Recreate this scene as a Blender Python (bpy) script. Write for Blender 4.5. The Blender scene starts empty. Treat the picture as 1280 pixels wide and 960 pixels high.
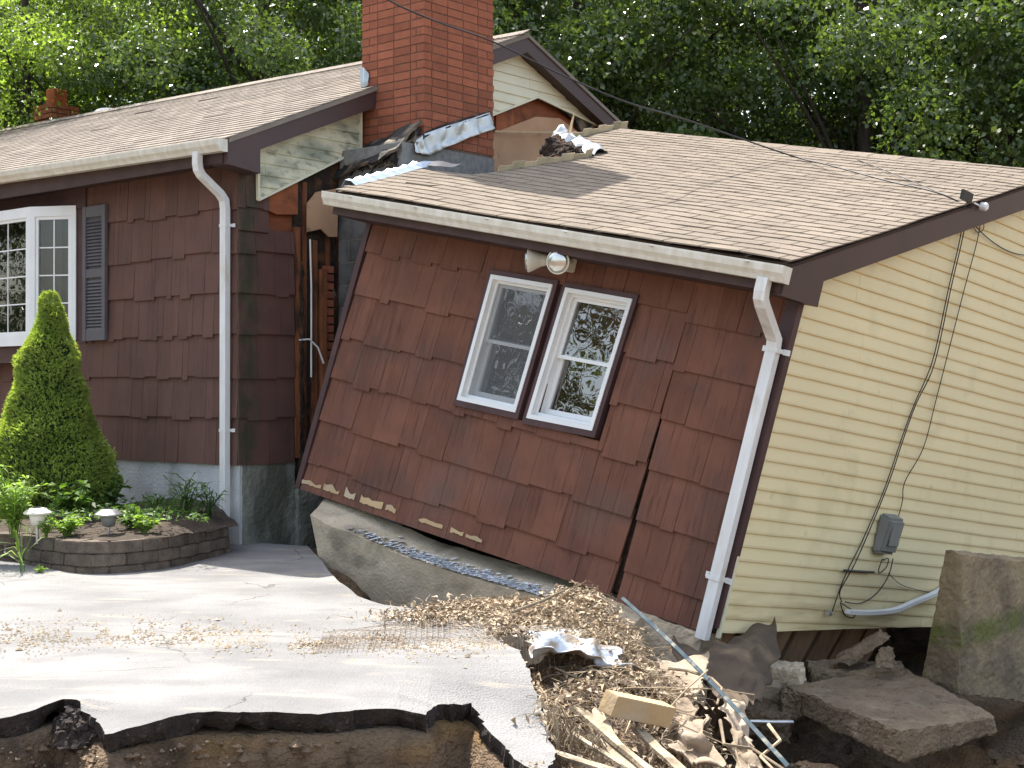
import bpy, bmesh, math, random
import numpy as np
from mathutils import Vector, Matrix, noise
V = Vector
random.seed(7)
rnd = random.random
def U(a, b): return a + (b - a) * random.random()

# ------------------------------------------------------------------ camera, sky, sun, exposure
sc = bpy.context.scene
col = sc.collection
FPX, CX, CY = 1800.0, 640.0, 490.0            # focal length and horizon in photo pixels
cam = bpy.data.objects.new('camera', bpy.data.cameras.new('camera'))
cam.data.sensor_width = 36; cam.data.lens = 36 * FPX / 1280
cam.data.clip_start = 0.05; cam.data.clip_end = 2000
cam.location = (0, 0, 0); cam.rotation_euler = (math.radians(90) + math.atan(10 / FPX), 0, 0)
col.objects.link(cam); sc.camera = cam

SUN_AZ, SUN_EL = math.radians(122.5), math.radians(60)
sdir = V((math.cos(SUN_AZ) * math.cos(SUN_EL), math.sin(SUN_AZ) * math.cos(SUN_EL), math.sin(SUN_EL)))
w = bpy.data.worlds.new('World'); sc.world = w; w.use_nodes = True
nt = w.node_tree; bg = nt.nodes['Background']
sky = nt.nodes.new('ShaderNodeTexSky'); sky.sky_type = 'NISHITA'; sky.sun_disc = False
sky.sun_elevation = SUN_EL; sky.sun_rotation = math.atan2(sdir.x, sdir.y)
sky.air_density = 1.3; sky.dust_density = 3.0; sky.ozone_density = 1.0
nt.links.new(sky.outputs[0], bg.inputs[0]); bg.inputs[1].default_value = 0.15
hs_ = nt.nodes.new('ShaderNodeHueSaturation'); hs_.inputs['Saturation'].default_value = .7; nt.links.new(sky.outputs[0], hs_.inputs['Color']); nt.links.new(hs_.outputs[0], bg.inputs[0])
sun = bpy.data.objects.new('sun', bpy.data.lights.new('sun', 'SUN'))
sun.data.energy = 4.0; sun.data.angle = math.radians(0.5); sun.data.color = (1, .955, .88)
sun.rotation_euler = (-sdir).to_track_quat('-Z', 'Y').to_euler(); sun.location = (0, 0, 30)
col.objects.link(sun)
sc.view_settings.view_transform = 'Standard'; sc.view_settings.look = 'None'
sc.view_settings.gamma = 1; sc.view_settings.use_curve_mapping = False
sc.view_settings.exposure = 1.42
sc.render.engine = 'CYCLES'
sc.cycles.max_bounces = 8; sc.cycles.transparent_max_bounces = 24

# ------------------------------------------------------------------ frames
GZ = -1.27                                                       # driveway level below the eye
n_ = math.hypot(2140, 1800)
hx = V((2140 / n_, -1800 / n_, 0)); hy = V((1800 / n_, 2140 / n_, 0))
MH = Matrix(((hx.x, hy.x, 0, -2.27), (hx.y, hy.y, 0, 12.0), (0, 0, 1, GZ), (0, 0, 0, 1)))   # the main house
PF = [0.0441, 0.2223, -0.015, -1.648, 11.6495, -0.7249, 4.0044, 2.2031, 0.3786, 3.2302, 0.0025, 2.3257]
rv = V(PF[:3]); MA = Matrix.Rotation(rv.length, 4, rv.normalized()) @ Matrix(((.765, .644, 0, 0), (-.644, .765, 0, 0), (0, 0, 1, 0), (0, 0, 0, 1)))
MA.translation = V(PF[3:6])                                       # the sunken, tilted addition
AL, AH, AS, AW, AZ = PF[6], PF[7], PF[8], PF[9], PF[11]

def P(px, py, d): return V(((px - CX) / FPX * d, d, (CY - py) / FPX * d))
def G(px, py, z=GZ): d = -z * FPX / (py - CY); return V(((px - CX) / FPX * d, d, z))
def on(M, n, c, px, py):                                          # where the sight line meets a wall or roof plane
    Mi = M.inverted(); o = Mi.translation; d = Mi.to_3x3() @ V(((px - CX) / FPX, 1, (CY - py) / FPX)); n = V(n)
    return o + d * ((c - n.dot(o)) / n.dot(d))
EX, EY = (1, 0, 0), (0, 1, 0)

# ------------------------------------------------------------------ mesh builder
class MB:
    def __init__(s): s.v = []; s.f = []; s.t = []
    def add(s, pts, faces, tone=None):
        b = len(s.v); s.v += [V(p) for p in pts]; t = rnd() if tone is None else tone
        for f in faces: s.f.append([b + i for i in f]); s.t.append(t)
    def hexa(s, p, tone=None):
        s.add(p, [(0, 3, 2, 1), (4, 5, 6, 7), (0, 1, 5, 4), (1, 2, 6, 5), (2, 3, 7, 6), (3, 0, 4, 7)], tone)
    def box(s, x0, x1, y0, y1, z0, z1, tone=None):
        s.hexa([(x0, y0, z0), (x1, y0, z0), (x1, y1, z0), (x0, y1, z0), (x0, y0, z1), (x1, y0, z1), (x1, y1, z1), (x0, y1, z1)], tone)
    def prism(s, poly, off, tone=None):
        n = len(poly); off = V(off); a = [V(p) for p in poly]
        s.add(a + [p + off for p in a], [list(range(n))[::-1], list(range(n, 2 * n))] + [(i, (i + 1) % n, n + (i + 1) % n, n + i) for i in range(n)], tone)
    def bar(s, a, b, w, h, up=(0, 0, 1), tone=None):
        a, b, up = V(a), V(b), V(up); d = (b - a).normalized(); x = d.cross(up).normalized() * w / 2; z = x.cross(d).normalized() * h / 2
        s.hexa([a - x - z, a + x - z, b + x - z, b - x - z, a - x + z, a + x + z, b + x + z, b - x + z], tone)
    def tube(s, path, r, n=6, r2=None, tone=None, caps=True):
        path = [V(p) for p in path]; m = len(path); b = len(s.v); t = rnd() if tone is None else tone
        ref = V((0, 0, 1))
        for i, p in enumerate(path):
            d = (path[min(i + 1, m - 1)] - path[max(i - 1, 0)])
            d = d.normalized() if d.length > 1e-9 else V((0, 0, 1))
            if abs(d.dot(ref)) > .97: ref = V((1, .2, 0)).normalized()
            x = d.cross(ref).normalized(); y = x.cross(d); ref = y
            rr = r if r2 is None else r + (r2 - r) * i / (m - 1)
            for k in range(n):
                a = 2 * math.pi * k / n; s.v.append(p + x * math.cos(a) * rr + y * math.sin(a) * rr)
        for i in range(m - 1):
            for k in range(n):
                s.f.append([b + i * n + k, b + i * n + (k + 1) % n, b + (i + 1) * n + (k + 1) % n, b + (i + 1) * n + k]); s.t.append(t)
        if caps:
            s.f.append([b + k for k in range(n)][::-1]); s.t.append(t); s.f.append([b + (m - 1) * n + k for k in range(n)]); s.t.append(t)
    def sweep(s, path, prof, side, tone=.5):                       # closed 2-D profile along a path, its first axis kept on `side`
        path = [V(p) for p in path]; side = V(side).normalized(); m = len(path); n = len(prof); b = len(s.v)
        for i, p in enumerate(path):
            d0 = (p - path[i - 1]).normalized() if i else (path[1] - p).normalized()
            d1 = (path[i + 1] - p).normalized() if i < m - 1 else d0
            d = (d0 + d1).normalized(); k = 1 / max(.5, d.dot(d0)); y = side.cross(d).normalized()
            for a, c in prof: s.v.append(p + side * a + y * c * k)
        for i in range(m - 1):
            for k in range(n):
                s.f.append([b + i * n + k, b + i * n + (k + 1) % n, b + (i + 1) * n + (k + 1) % n, b + (i + 1) * n + k]); s.t.append(tone)
        s.f.append([b + k for k in range(n)][::-1]); s.t.append(tone); s.f.append([b + (m - 1) * n + k for k in range(n)]); s.t.append(tone)
    def lathe(s, o, ax, prof, n=16, tone=.5):                      # prof: (radius, along)
        o = V(o); ax = V(ax).normalized(); x = ax.orthogonal().normalized(); y = ax.cross(x); b = len(s.v); m = len(prof)
        for r, h in prof:
            for k in range(n):
                a = 2 * math.pi * k / n; s.v.append(o + ax * h + (x * math.cos(a) + y * math.sin(a)) * r)
        for i in range(m - 1):
            for k in range(n):
                s.f.append([b + i * n + k, b + i * n + (k + 1) % n, b + (i + 1) * n + (k + 1) % n, b + (i + 1) * n + k]); s.t.append(tone)
        s.f.append([b + k for k in range(n)][::-1]); s.t.append(tone); s.f.append([b + (m - 1) * n + k for k in range(n)]); s.t.append(tone)
    def grid(s, g, tone=None, thick=None):                        # g[i][j] points
        m, n = len(g), len(g[0]); b = len(s.v); t = rnd() if tone is None else tone
        for r in g: s.v += [V(p) for p in r]
        for i in range(m - 1):
            for j in range(n - 1):
                s.f.append([b + i * n + j, b + i * n + j + 1, b + (i + 1) * n + j + 1, b + (i + 1) * n + j]); s.t.append(t)
    def build(s, name, mat, parent=None, smooth=False, bevel=0, solid=0, clip=None, loc=None, weld=False):
        me = bpy.data.meshes.new(name); lo = V(loc) if loc is not None else V((0, 0, 0))
        me.from_pydata([v - lo for v in s.v], [], s.f)
        at = me.attributes.new('tone', 'FLOAT', 'FACE'); at.data.foreach_set('value', s.t)
        if clip or weld or bevel:
            bm = bmesh.new(); bm.from_mesh(me)
            if weld: bmesh.ops.remove_doubles(bm, verts=bm.verts, dist=1e-5)
            if bevel: bmesh.ops.bevel(bm, geom=list(bm.edges), offset=bevel, segments=2, affect='EDGES', clamp_overlap=True)
            for co, no in (clip or []):
                bmesh.ops.bisect_plane(bm, geom=bm.verts[:] + bm.edges[:] + bm.faces[:], plane_co=co, plane_no=no, clear_outer=True, dist=1e-6)
            bm.to_mesh(me); bm.free()
        me.materials.append(mat)
        if smooth: me.polygons.foreach_set('use_smooth', [True] * len(me.polygons))
        me.update(); o = bpy.data.objects.new(name, me); col.objects.link(o); o.location = lo
        if parent: o.parent = parent
        if solid:
            md = o.modifiers.new('s', 'SOLIDIFY'); md.thickness = solid; md.offset = 0
        return o
def tag(o, label=None, cat=None, group=None, kind=None):
    for k, v in (('label', label), ('category', cat), ('group', group), ('kind', kind)):
        if v: o[k] = v
    return o
def empty(name, M, label, cat, group=None):
    o = bpy.data.objects.new(name, None); col.objects.link(o); o.empty_display_size = .2
    o.matrix_world = M if isinstance(M, Matrix) else Matrix.Translation(V(M)); return tag(o, label, cat, group)
def clip_poly(poly, n):                                          # bisect planes of a convex polygon lying in a plane with normal n
    n = V(n); c = sum((V(p) for p in poly), V()) / len(poly); out = []
    for i in range(len(poly)):
        a, b = V(poly[i]), V(poly[(i + 1) % len(poly)]); k = (b - a).cross(n).normalized()
        if k.dot(c - a) > 0: k = -k
        out.append((a, k))
    return out
def nz(p, s=1.0): return noise.noise(V(p) * s)

# ------------------------------------------------------------------ materials
def mat(name, c1, c2=None, rough=.8, scale=6, stretch=(1, 1, 1), bump=.25, bscale=60, bstretch=None, tone=.2, spec=.3, metal=0,
        stains=(), soft=(.35, .65), trans=0):
    m = bpy.data.materials.new(name); m.use_nodes = True; t = m.node_tree; N = t.nodes; L = t.links; b = N['Principled BSDF']
    b.inputs['Roughness'].default_value = rough; b.inputs['Metallic'].default_value = metal; b.inputs['Specular IOR Level'].default_value = spec
    tc = N.new('ShaderNodeTexCoord')
    def nse(sc_, st, det=6):
        mp = N.new('ShaderNodeMapping'); mp.inputs['Scale'].default_value = st; L.new(tc.outputs['Object'], mp.inputs[0])
        q = N.new('ShaderNodeTexNoise'); q.inputs['Scale'].default_value = sc_; q.inputs['Detail'].default_value = det; L.new(mp.outputs[0], q.inputs[0]); return q.outputs[0]
    def ramp(src, a, c):
        r = N.new('ShaderNodeMapRange'); r.inputs[1].default_value = a; r.inputs[2].default_value = c; L.new(src, r.inputs[0]); return r.outputs[0]
    def mix(fac, A, B, mode='MIX'):
        x = N.new('ShaderNodeMix'); x.data_type = 'RGBA'; x.blend_type = mode
        if isinstance(fac, float): x.inputs[0].default_value = fac
        else: L.new(fac, x.inputs[0])
        for i, q in ((6, A), (7, B)):
            if isinstance(q, tuple): x.inputs[i].default_value = (*q[:3], 1)
            else: L.new(q, x.inputs[i])
        return x.outputs[2]
    c2 = c2 or tuple(v * .72 for v in c1)
    c = mix(ramp(nse(scale, stretch), *soft), c1, c2)
    if tone:
        at = N.new('ShaderNodeAttribute'); at.attribute_name = 'tone'
        r = N.new('ShaderNodeMapRange'); r.inputs[3].default_value = 1 - tone; r.inputs[4].default_value = 1 + tone; L.new(at.outputs['Fac'], r.inputs[0])
        hs = N.new('ShaderNodeHueSaturation'); L.new(c, hs.inputs['Color']); L.new(r.outputs[0], hs.inputs['Value']); c = hs.outputs[0]
    for s in stains:                                              # dict(color, scale, a, b, stretch, axis, lo, hi, mode)
        f = ramp(nse(s.get('scale', 3), s.get('stretch', (1, 1, 1)), 8), s.get('a', .5), s.get('b', .62))
        for ax, lo, hi in s.get('bands', ()):                     # a band where the stain stays
            sp = N.new('ShaderNodeSeparateXYZ'); L.new(tc.outputs['Object'], sp.inputs[0]); g = ramp(sp.outputs[ax], lo, hi)
            mm = N.new('ShaderNodeMath'); mm.operation = 'MULTIPLY'; L.new(f, mm.inputs[0]); L.new(g, mm.inputs[1]); f = mm.outputs[0]
        mm = N.new('ShaderNodeMath'); mm.operation = 'MULTIPLY'; L.new(f, mm.inputs[0]); mm.inputs[1].default_value = s.get('k', .8)
        c = mix(mm.outputs[0], c, s['color'])
    L.new(c, b.inputs['Base Color'])
    if bump:
        bp = N.new('ShaderNodeBump'); bp.inputs['Strength'].default_value = bump; bp.inputs['Distance'].default_value = .02
        L.new(nse(bscale, bstretch or stretch, 5), bp.inputs['Height']); L.new(bp.outputs[0], b.inputs['Normal'])
    if trans:
        tr = N.new('ShaderNodeBsdfTranslucent'); L.new(mix(1.0, c, (1.9, 1.9, .7), 'MULTIPLY'), tr.inputs[0])
        ms = N.new('ShaderNodeMixShader'); ms.inputs[0].default_value = trans; L.new(b.outputs[0], ms.inputs[1]); L.new(tr.outputs[0], ms.inputs[2])
        L.new(ms.outputs[0], N['Material Output'].inputs[0])
    return m
def glass(name, tint=(.9, .95, .95), refl=1.0):
    m = bpy.data.materials.new(name); m.use_nodes = True; t = m.node_tree; N = t.nodes; L = t.links; N.clear()
    out = N.new('ShaderNodeOutputMaterial'); ms = N.new('ShaderNodeMixShader'); tr = N.new('ShaderNodeBsdfTransparent'); gl = N.new('ShaderNodeBsdfGlossy')
    fr = N.new('ShaderNodeFresnel'); fr.inputs[0].default_value = 1.7; gl.inputs['Roughness'].default_value = .01; tr.inputs[0].default_value = (*tint, 1)
    tc = N.new('ShaderNodeTexCoord'); q = N.new('ShaderNodeTexNoise'); q.inputs['Scale'].default_value = 5; q.inputs['Detail'].default_value = 1; L.new(tc.outputs['Object'], q.inputs[0])
    bp = N.new('ShaderNodeBump'); bp.inputs['Strength'].default_value = .35; bp.inputs['Distance'].default_value = .004; L.new(q.outputs[0], bp.inputs['Height']); L.new(bp.outputs[0], gl.inputs['Normal'])
    r = N.new('ShaderNodeMath'); r.operation = 'MULTIPLY'; r.inputs[1].default_value = 3.4 * refl; r.use_clamp = True; L.new(fr.outputs[0], r.inputs[0])
    L.new(r.outputs[0], ms.inputs[0]); L.new(tr.outputs[0], ms.inputs[1]); L.new(gl.outputs[0], ms.inputs[2]); L.new(ms.outputs[0], out.inputs[0]); return m

SH = (.215, .096, .064)
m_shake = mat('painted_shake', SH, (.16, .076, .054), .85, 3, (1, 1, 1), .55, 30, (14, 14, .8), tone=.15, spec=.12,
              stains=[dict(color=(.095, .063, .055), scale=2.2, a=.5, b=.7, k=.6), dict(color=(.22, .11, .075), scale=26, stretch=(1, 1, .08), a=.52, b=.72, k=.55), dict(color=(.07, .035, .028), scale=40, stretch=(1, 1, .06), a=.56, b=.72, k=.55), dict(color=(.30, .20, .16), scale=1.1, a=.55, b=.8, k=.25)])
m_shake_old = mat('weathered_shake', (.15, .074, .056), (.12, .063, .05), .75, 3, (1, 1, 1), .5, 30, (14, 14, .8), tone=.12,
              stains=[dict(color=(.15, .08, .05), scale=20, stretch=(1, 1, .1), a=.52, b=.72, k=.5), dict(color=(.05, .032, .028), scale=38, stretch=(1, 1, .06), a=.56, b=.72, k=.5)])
m_shake_moss = mat('mossy_shake', (.14, .068, .054), (.11, .057, .047), .75, 3, (1, 1, 1), .5, 30, (14, 14, .8), tone=.12,
              stains=[dict(color=(.04, .045, .026), scale=5, stretch=(1, 1, .8), a=.34, b=.54, k=.8, bands=[(1, .24, .10), (1, -.1, .02)]),
                      dict(color=(.10, .10, .05), scale=9, stretch=(1, 1, .5), a=.5, b=.7, k=.4, bands=[(1, .34, .1)])])
m_fascia = mat('brown_fascia', (.075, .042, .038), (.062, .037, .034), .5, 4, bump=.05, tone=.03, spec=.4)
m_soffit = mat('brown_soffit', (.07, .04, .036), rough=.6, bump=.05, tone=0)
m_trim = mat('brown_trim', (.085, .045, .045), rough=.5, bump=.08, tone=.05)
m_gutter = mat('gutter_cream', (.72, .70, .62), (.60, .56, .46), .45, 5, (3, 3, 1), .04, 30, tone=0, spec=.45,
               stains=[dict(color=(.46, .40, .30), scale=3, stretch=(1, 6, 9), a=.5, b=.9, k=.22)])
m_white = mat('white_aluminium', (.76, .77, .76), (.68, .68, .66), .4, 5, (3, 3, .5), .04, 30, tone=0, spec=.45,
              stains=[dict(color=(.45, .36, .22), scale=7, stretch=(2, 2, .6), a=.52, b=.75, k=.45)])
m_vinyl = mat('white_vinyl', (.8, .81, .8), (.74, .75, .74), .4, 4, bump=.02, tone=0)
m_yellow = mat('yellow_vinyl_siding', (.77, .665, .40), (.73, .63, .38), .5, 1.2, (1, 1, 1), .07, 60, (1, .2, 1), tone=.015, spec=.35,
               stains=[dict(color=(.42, .38, .2), scale=2.6, a=.56, b=.78, k=.4), dict(color=(.33, .35, .2), scale=7, stretch=(1, 1, .7), a=.68, b=.76, k=.45),
                       dict(color=(.50, .38, .16), scale=2.5, stretch=(1, .5, 2), a=.45, b=.7, k=.5, bands=[(2, .55, .0)]), dict(color=(.36, .27, .13), scale=5, stretch=(1, .3, 3), a=.5, b=.66, k=.6, bands=[(2, .42, .05)])])
m_cream = mat('cream_vinyl_siding', (.74, .70, .52), (.68, .64, .47), .5, 2, bump=.05, tone=.02,
              stains=[dict(color=(.35, .30, .18), scale=12, stretch=(1, 1, 5), a=.6, b=.75, k=.4)])
m_cream_mildew = mat('mildewed_siding', (.72, .68, .50), (.62, .585, .42), .6, 3, bump=.05, tone=.03,
              stains=[dict(color=(.22, .25, .18), scale=2.2, stretch=(1, 1, 2.5), a=.44, b=.62, k=.75), dict(color=(.06, .07, .055), scale=9, stretch=(1, 1, 2), a=.54, b=.68, k=.55)])
m_roof = mat('asphalt_shingles', (.25, .205, .158), (.205, .168, .13), .9, 3, bump=.6, bscale=240, tone=.085, spec=.15,
             stains=[dict(color=(.22, .18, .15), scale=160, a=.55, b=.75, k=.4), dict(color=(.22, .175, .14), scale=1.4, a=.5, b=.75, k=.45)])
m_roof_old = mat('grey_asphalt_shingles', (.30, .255, .21), (.235, .20, .165), .9, 3, bump=.6, bscale=240, tone=.13, spec=.15,
             stains=[dict(color=(.20, .17, .15), scale=160, a=.55, b=.75, k=.4), dict(color=(.2, .17, .15), scale=3, stretch=(1, 3, 1), a=.5, b=.75, k=.4)])
m_brick = mat('red_brick', (.34, .115, .062), (.28, .095, .055), .85, 12, bump=.5, bscale=110, tone=.17, spec=.2,
              stains=[dict(color=(.15, .06, .05), scale=30, a=.6, b=.8, k=.5), dict(color=(.45, .22, .14), scale=5, a=.62, b=.8, k=.4)])
m_mortar = mat('mortar', (.21, .135, .095), rough=.95, scale=30, bump=.6, bscale=150, tone=0)
m_cmu = mat('concrete_block', (.17, .17, .165), (.12, .12, .118), .95, 5, bump=.6, bscale=120, tone=.15,
            stains=[dict(color=(.06, .058, .05), scale=5, a=.52, b=.68, k=.7)])
m_cmu_mortar = mat('grey_mortar', (.27, .265, .25), rough=.95, scale=20, bump=.5, bscale=100, tone=0)
m_found = mat('foundation_paint', (.56, .57, .56), (.42, .43, .43), .9, 4, bump=.5, bscale=40, tone=0,
              stains=[dict(color=(.17, .16, .13), scale=3, stretch=(1, 1, .6), a=.52, b=.68, k=.6), dict(color=(.38, .22, .12), scale=5, stretch=(1, 1, 3), a=.63, b=.74, k=.5)])
m_found_moss = mat('mossy_foundation', (.30, .30, .26), (.21, .215, .18), .95, 5, bump=.6, bscale=40, tone=0,
              stains=[dict(color=(.075, .08, .055), scale=3, stretch=(1.2, 1.2, .5), a=.42, b=.58, k=.8), dict(color=(.55, .55, .52), scale=6, a=.6, b=.7, k=.7, bands=[(2, .56, .66)])])
m_conc = mat('cast_concrete', (.55, .46, .34), (.45, .375, .27), .9, 3, bump=.45, bscale=45, tone=0,
              stains=[dict(color=(.10, .095, .07), scale=2.5, stretch=(1, 1, 1.5), a=.54, b=.68, k=.6), dict(color=(.36, .25, .12), scale=4, stretch=(1, 1, 5), a=.62, b=.74, k=.5)])
m_conc_brown = mat('silty_concrete', (.23, .17, .11), (.16, .118, .078), .95, 4, bump=1, bscale=55, tone=0,
              stains=[dict(color=(.30, .255, .19), scale=6, a=.58, b=.72, k=.5), dict(color=(.06, .04, .028), scale=14, a=.55, b=.7, k=.6), dict(color=(.34, .29, .22), scale=70, a=.62, b=.7, k=.6), dict(color=(.05, .035, .025), scale=90, a=.62, b=.7, k=.6)])
m_conc_green = mat('mossy_concrete_wall', (.30, .23, .135), (.21, .16, .10), .95, 4, bump=.7, bscale=30, tone=0,
              stains=[dict(color=(.12, .13, .035), scale=4, stretch=(1, 1, 4), a=.34, b=.46, k=.9, bands=[(2, .56, .62), (2, .78, .70)]),
                      dict(color=(.13, .10, .07), scale=3, a=.5, b=.65, k=.7)])
m_white_paint = mat('flaking_white_paint', (.8, .84, .88), (.6, .63, .66), .8, 30, bump=.5, tone=.2)
m_ply = mat('bare_plywood', (.30, .095, .038), (.22, .07, .03), .8, 3, (1, 1, 4), .3, 20, (1, 1, 10), tone=.2,
            stains=[dict(color=(.08, .03, .02), scale=5, a=.55, b=.7, k=.6)])
m_stud = mat('old_stud_wood', (.24, .085, .035), (.13, .05, .025), .85, 8, (3, 3, .4), .4, 20, (6, 6, .5), tone=.3,
            stains=[dict(color=(.03, .02, .015), scale=6, stretch=(1, 1, .5), a=.5, b=.66, k=.8)])
m_joist = mat('joist_wood', (.36, .24, .15), (.24, .155, .10), .9, 6, (2, 2, .5), .4, 30, tone=.25)  # wood colour raised so the boards under the floor stay visible
m_rot_shade = mat('rot_and_crack_shade', (.05, .032, .022), (.02, .015, .012), .95, 9, bump=.8, bscale=30, tone=.3,
            stains=[dict(color=(.45, .45, .42), scale=8, stretch=(1, 1, .4), a=.66, b=.72, k=.7), dict(color=(.2, .08, .03), scale=6, a=.55, b=.7, k=.6)])
m_tan = mat('tan_board', (.50, .30, .175), (.44, .26, .15), .8, 4, bump=.15, tone=.05, stains=[dict(color=(.10, .06, .04), scale=6, a=.62, b=.72, k=.6)])
m_metal = mat('galvanised_flashing', (.62, .63, .62), (.45, .46, .45), .38, 6, bump=.3, bscale=8, tone=.1, metal=.75,
            stains=[dict(color=(.2, .16, .12), scale=7, a=.6, b=.72, k=.6)])
m_bluemetal = mat('blue_grey_flashing', (.42, .52, .62), (.5, .55, .58), .4, 6, bump=.3, bscale=8, tone=.1, metal=.4)
m_stepmetal = mat('tan_step_flashing', (.46, .38, .24), (.36, .30, .20), .5, 8, bump=.2, tone=.25, metal=.2)
m_tar = mat('burnt_tar_paper', (.04, .036, .032), (.02, .018, .016), .75, 9, bump=.8, bscale=25, tone=.1,
            stains=[dict(color=(.22, .17, .12), scale=5, a=.5, b=.6, k=.8)])
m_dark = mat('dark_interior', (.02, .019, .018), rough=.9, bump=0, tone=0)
m_sheath = mat('dark_sheathing', (.06, .035, .025), (.04, .025, .02), .9, 6, bump=.3, tone=.1)
m_curtain = mat('curtain_cloth', (.06, .055, .05), (.045, .04, .038), .95, 20, (8, 8, .3), .5, 14, (8, 8, .2), tone=.1)
m_shutter = mat('mauve_shutter', (.12, .11, .118), (.105, .097, .105), .55, 5, bump=.05, tone=.03)
m_screen = mat('insect_screen', (.1, .105, .11), rough=.8, bump=0, tone=0)
gl = glass('window_glass')
gl_dark = glass('window_glass_dim', refl=.4)
m_lens = glass('lamp_glass', (1, .98, .9), .8)
m_lamp = mat('white_lamp_housing', (.74, .72, .62), (.65, .62, .52), .35, 5, bump=0, tone=.02, spec=.5)
m_refl = mat('lamp_reflector', (.7, .7, .66), rough=.2, bump=0, tone=0, metal=.9)
m_box = mat('grey_meter_box', (.21, .215, .2), (.18, .185, .17), .5, 4, bump=.05, tone=0, stains=[dict(color=(.3, .28, .2), scale=6, a=.6, b=.75, k=.3)])
m_wire = mat('black_cable', (.03, .028, .028), rough=.5, bump=0, tone=0)
m_asph = mat('dusty_asphalt', (.27, .26, .25), (.18, .175, .17), .95, 1.3, bump=.7, bscale=90, tone=0, spec=.2,
            stains=[dict(color=(.12, .12, .12), scale=110, a=.56, b=.75, k=.5), dict(color=(.16, .155, .15), scale=2.2, stretch=(1, 2, 1), a=.52, b=.7, k=.6), dict(color=(.40, .34, .26), scale=2.6, stretch=(1, 3, 1), a=.58, b=.72, k=.55)])
_t = m_asph.node_tree; _N, _L = _t.nodes, _t.links; _b = _N['Principled BSDF']; _src = _b.inputs['Base Color'].links[0].from_socket
_tc = _N.new('ShaderNodeTexCoord'); _n = _N.new('ShaderNodeTexNoise'); _n.inputs['Scale'].default_value = 3.5; _n.inputs['Detail'].default_value = 6; _L.new(_tc.outputs['Object'], _n.inputs[0])
_m = _N.new('ShaderNodeMix'); _m.data_type = 'RGBA'; _m.inputs[0].default_value = .22; _L.new(_tc.outputs['Object'], _m.inputs[6]); _L.new(_n.outputs['Color'], _m.inputs[7])
_v = _N.new('ShaderNodeTexVoronoi'); _v.feature = 'DISTANCE_TO_EDGE'; _v.inputs['Scale'].default_value = 1.15; _L.new(_m.outputs[2], _v.inputs['Vector'])
_r = _N.new('ShaderNodeMapRange'); _r.inputs[1].default_value = .0; _r.inputs[2].default_value = .006; _r.inputs[3].default_value = 1; _r.inputs[4].default_value = 0; _L.new(_v.outputs['Distance'], _r.inputs[0])
_n2 = _N.new('ShaderNodeTexNoise'); _n2.inputs['Scale'].default_value = .9; _L.new(_tc.outputs['Object'], _n2.inputs[0])
_r2 = _N.new('ShaderNodeMapRange'); _r2.inputs[1].default_value = .56; _r2.inputs[2].default_value = .64; _L.new(_n2.outputs[0], _r2.inputs[0])
_mm = _N.new('ShaderNodeMath'); _mm.operation = 'MULTIPLY'; _L.new(_r.outputs[0], _mm.inputs[0]); _L.new(_r2.outputs[0], _mm.inputs[1])
_x = _N.new('ShaderNodeMix'); _x.data_type = 'RGBA'; _x.inputs[7].default_value = (.05, .045, .04, 1); _L.new(_mm.outputs[0], _x.inputs[0]); _L.new(_src, _x.inputs[6]); _L.new(_x.outputs[2], _b.inputs['Base Color'])
m_asph_edge = mat('asphalt_core', (.05, .038, .032), (.028, .022, .02), .95, 12, bump=1, bscale=70, tone=.2, stains=[dict(color=(.16, .13, .10), scale=45, a=.6, b=.7, k=.6)])
m_soil = mat('wet_soil', (.23, .16, .10), (.14, .093, .06), .95, 2.4, (1, 1, 4), 1, 40, (1, 1, 1.5), tone=0,
            stains=[dict(color=(.27, .155, .055), scale=1.5, stretch=(1, 1, 5), a=.5, b=.7, k=.7), dict(color=(.035, .024, .018), scale=5, a=.55, b=.7, k=.7),
                    dict(color=(.2, .17, .13), scale=24, a=.68, b=.74, k=.5)])
[setattr(n.inputs['Distance'], 'default_value', .07) for n in m_soil.node_tree.nodes if n.type == 'BUMP']
m_clod = mat('soil_clod', (.22, .155, .10), (.13, .09, .06), .95, 9, bump=.8, bscale=60, tone=.3)
m_bed = mat('bed_soil', (.07, .05, .035), (.04, .03, .022), .95, 8, bump=1, bscale=30, tone=0)
m_block = mat('retaining_block', (.15, .118, .09), (.095, .075, .06), .95, 14, bump=.9, bscale=60, tone=.18)
m_leaf = mat('maple_leaf', (.09, .13, .045), (.06, .10, .035), .24, 2, bump=0, tone=.45, spec=.55, trans=.38)
m_leaf2 = mat('sunlit_leaf', (.19, .27, .07), (.13, .20, .05), .3, 2, bump=0, tone=.4, spec=.5, trans=.55)  # brighter leaf copy, strong sunlight on the leaves put into the colour
m_bark = mat('tree_bark', (.06, .048, .038), (.035, .028, .023), .95, 6, (3, 3, .6), 1, 14, (3, 3, .5), tone=0)
m_conifer = mat('spruce_needle', (.34, .42, .12), (.23, .31, .08), .6, 3, bump=0, tone=.4, spec=.2, trans=.3)
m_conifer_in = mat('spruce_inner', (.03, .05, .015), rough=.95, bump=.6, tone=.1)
m_weed = mat('weed_leaf', (.09, .16, .04), (.06, .12, .03), .5, 3, bump=0, tone=.35, trans=.35)
m_weed_lt = mat('bright_weed_leaf', (.20, .30, .07), (.15, .25, .05), .5, 3, bump=0, tone=.35, trans=.4)
m_dry = mat('dried_leaf', (.46, .36, .245), (.26, .19, .125), .8, 6, bump=.2, tone=.45)
m_vine = mat('dried_vine', (.36, .285, .19), (.20, .15, .10), .85, 8, bump=.2, tone=.35)
m_net = mat('rusty_fence_wire', (.20, .16, .12), rough=.6, bump=0, tone=.2)
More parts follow.
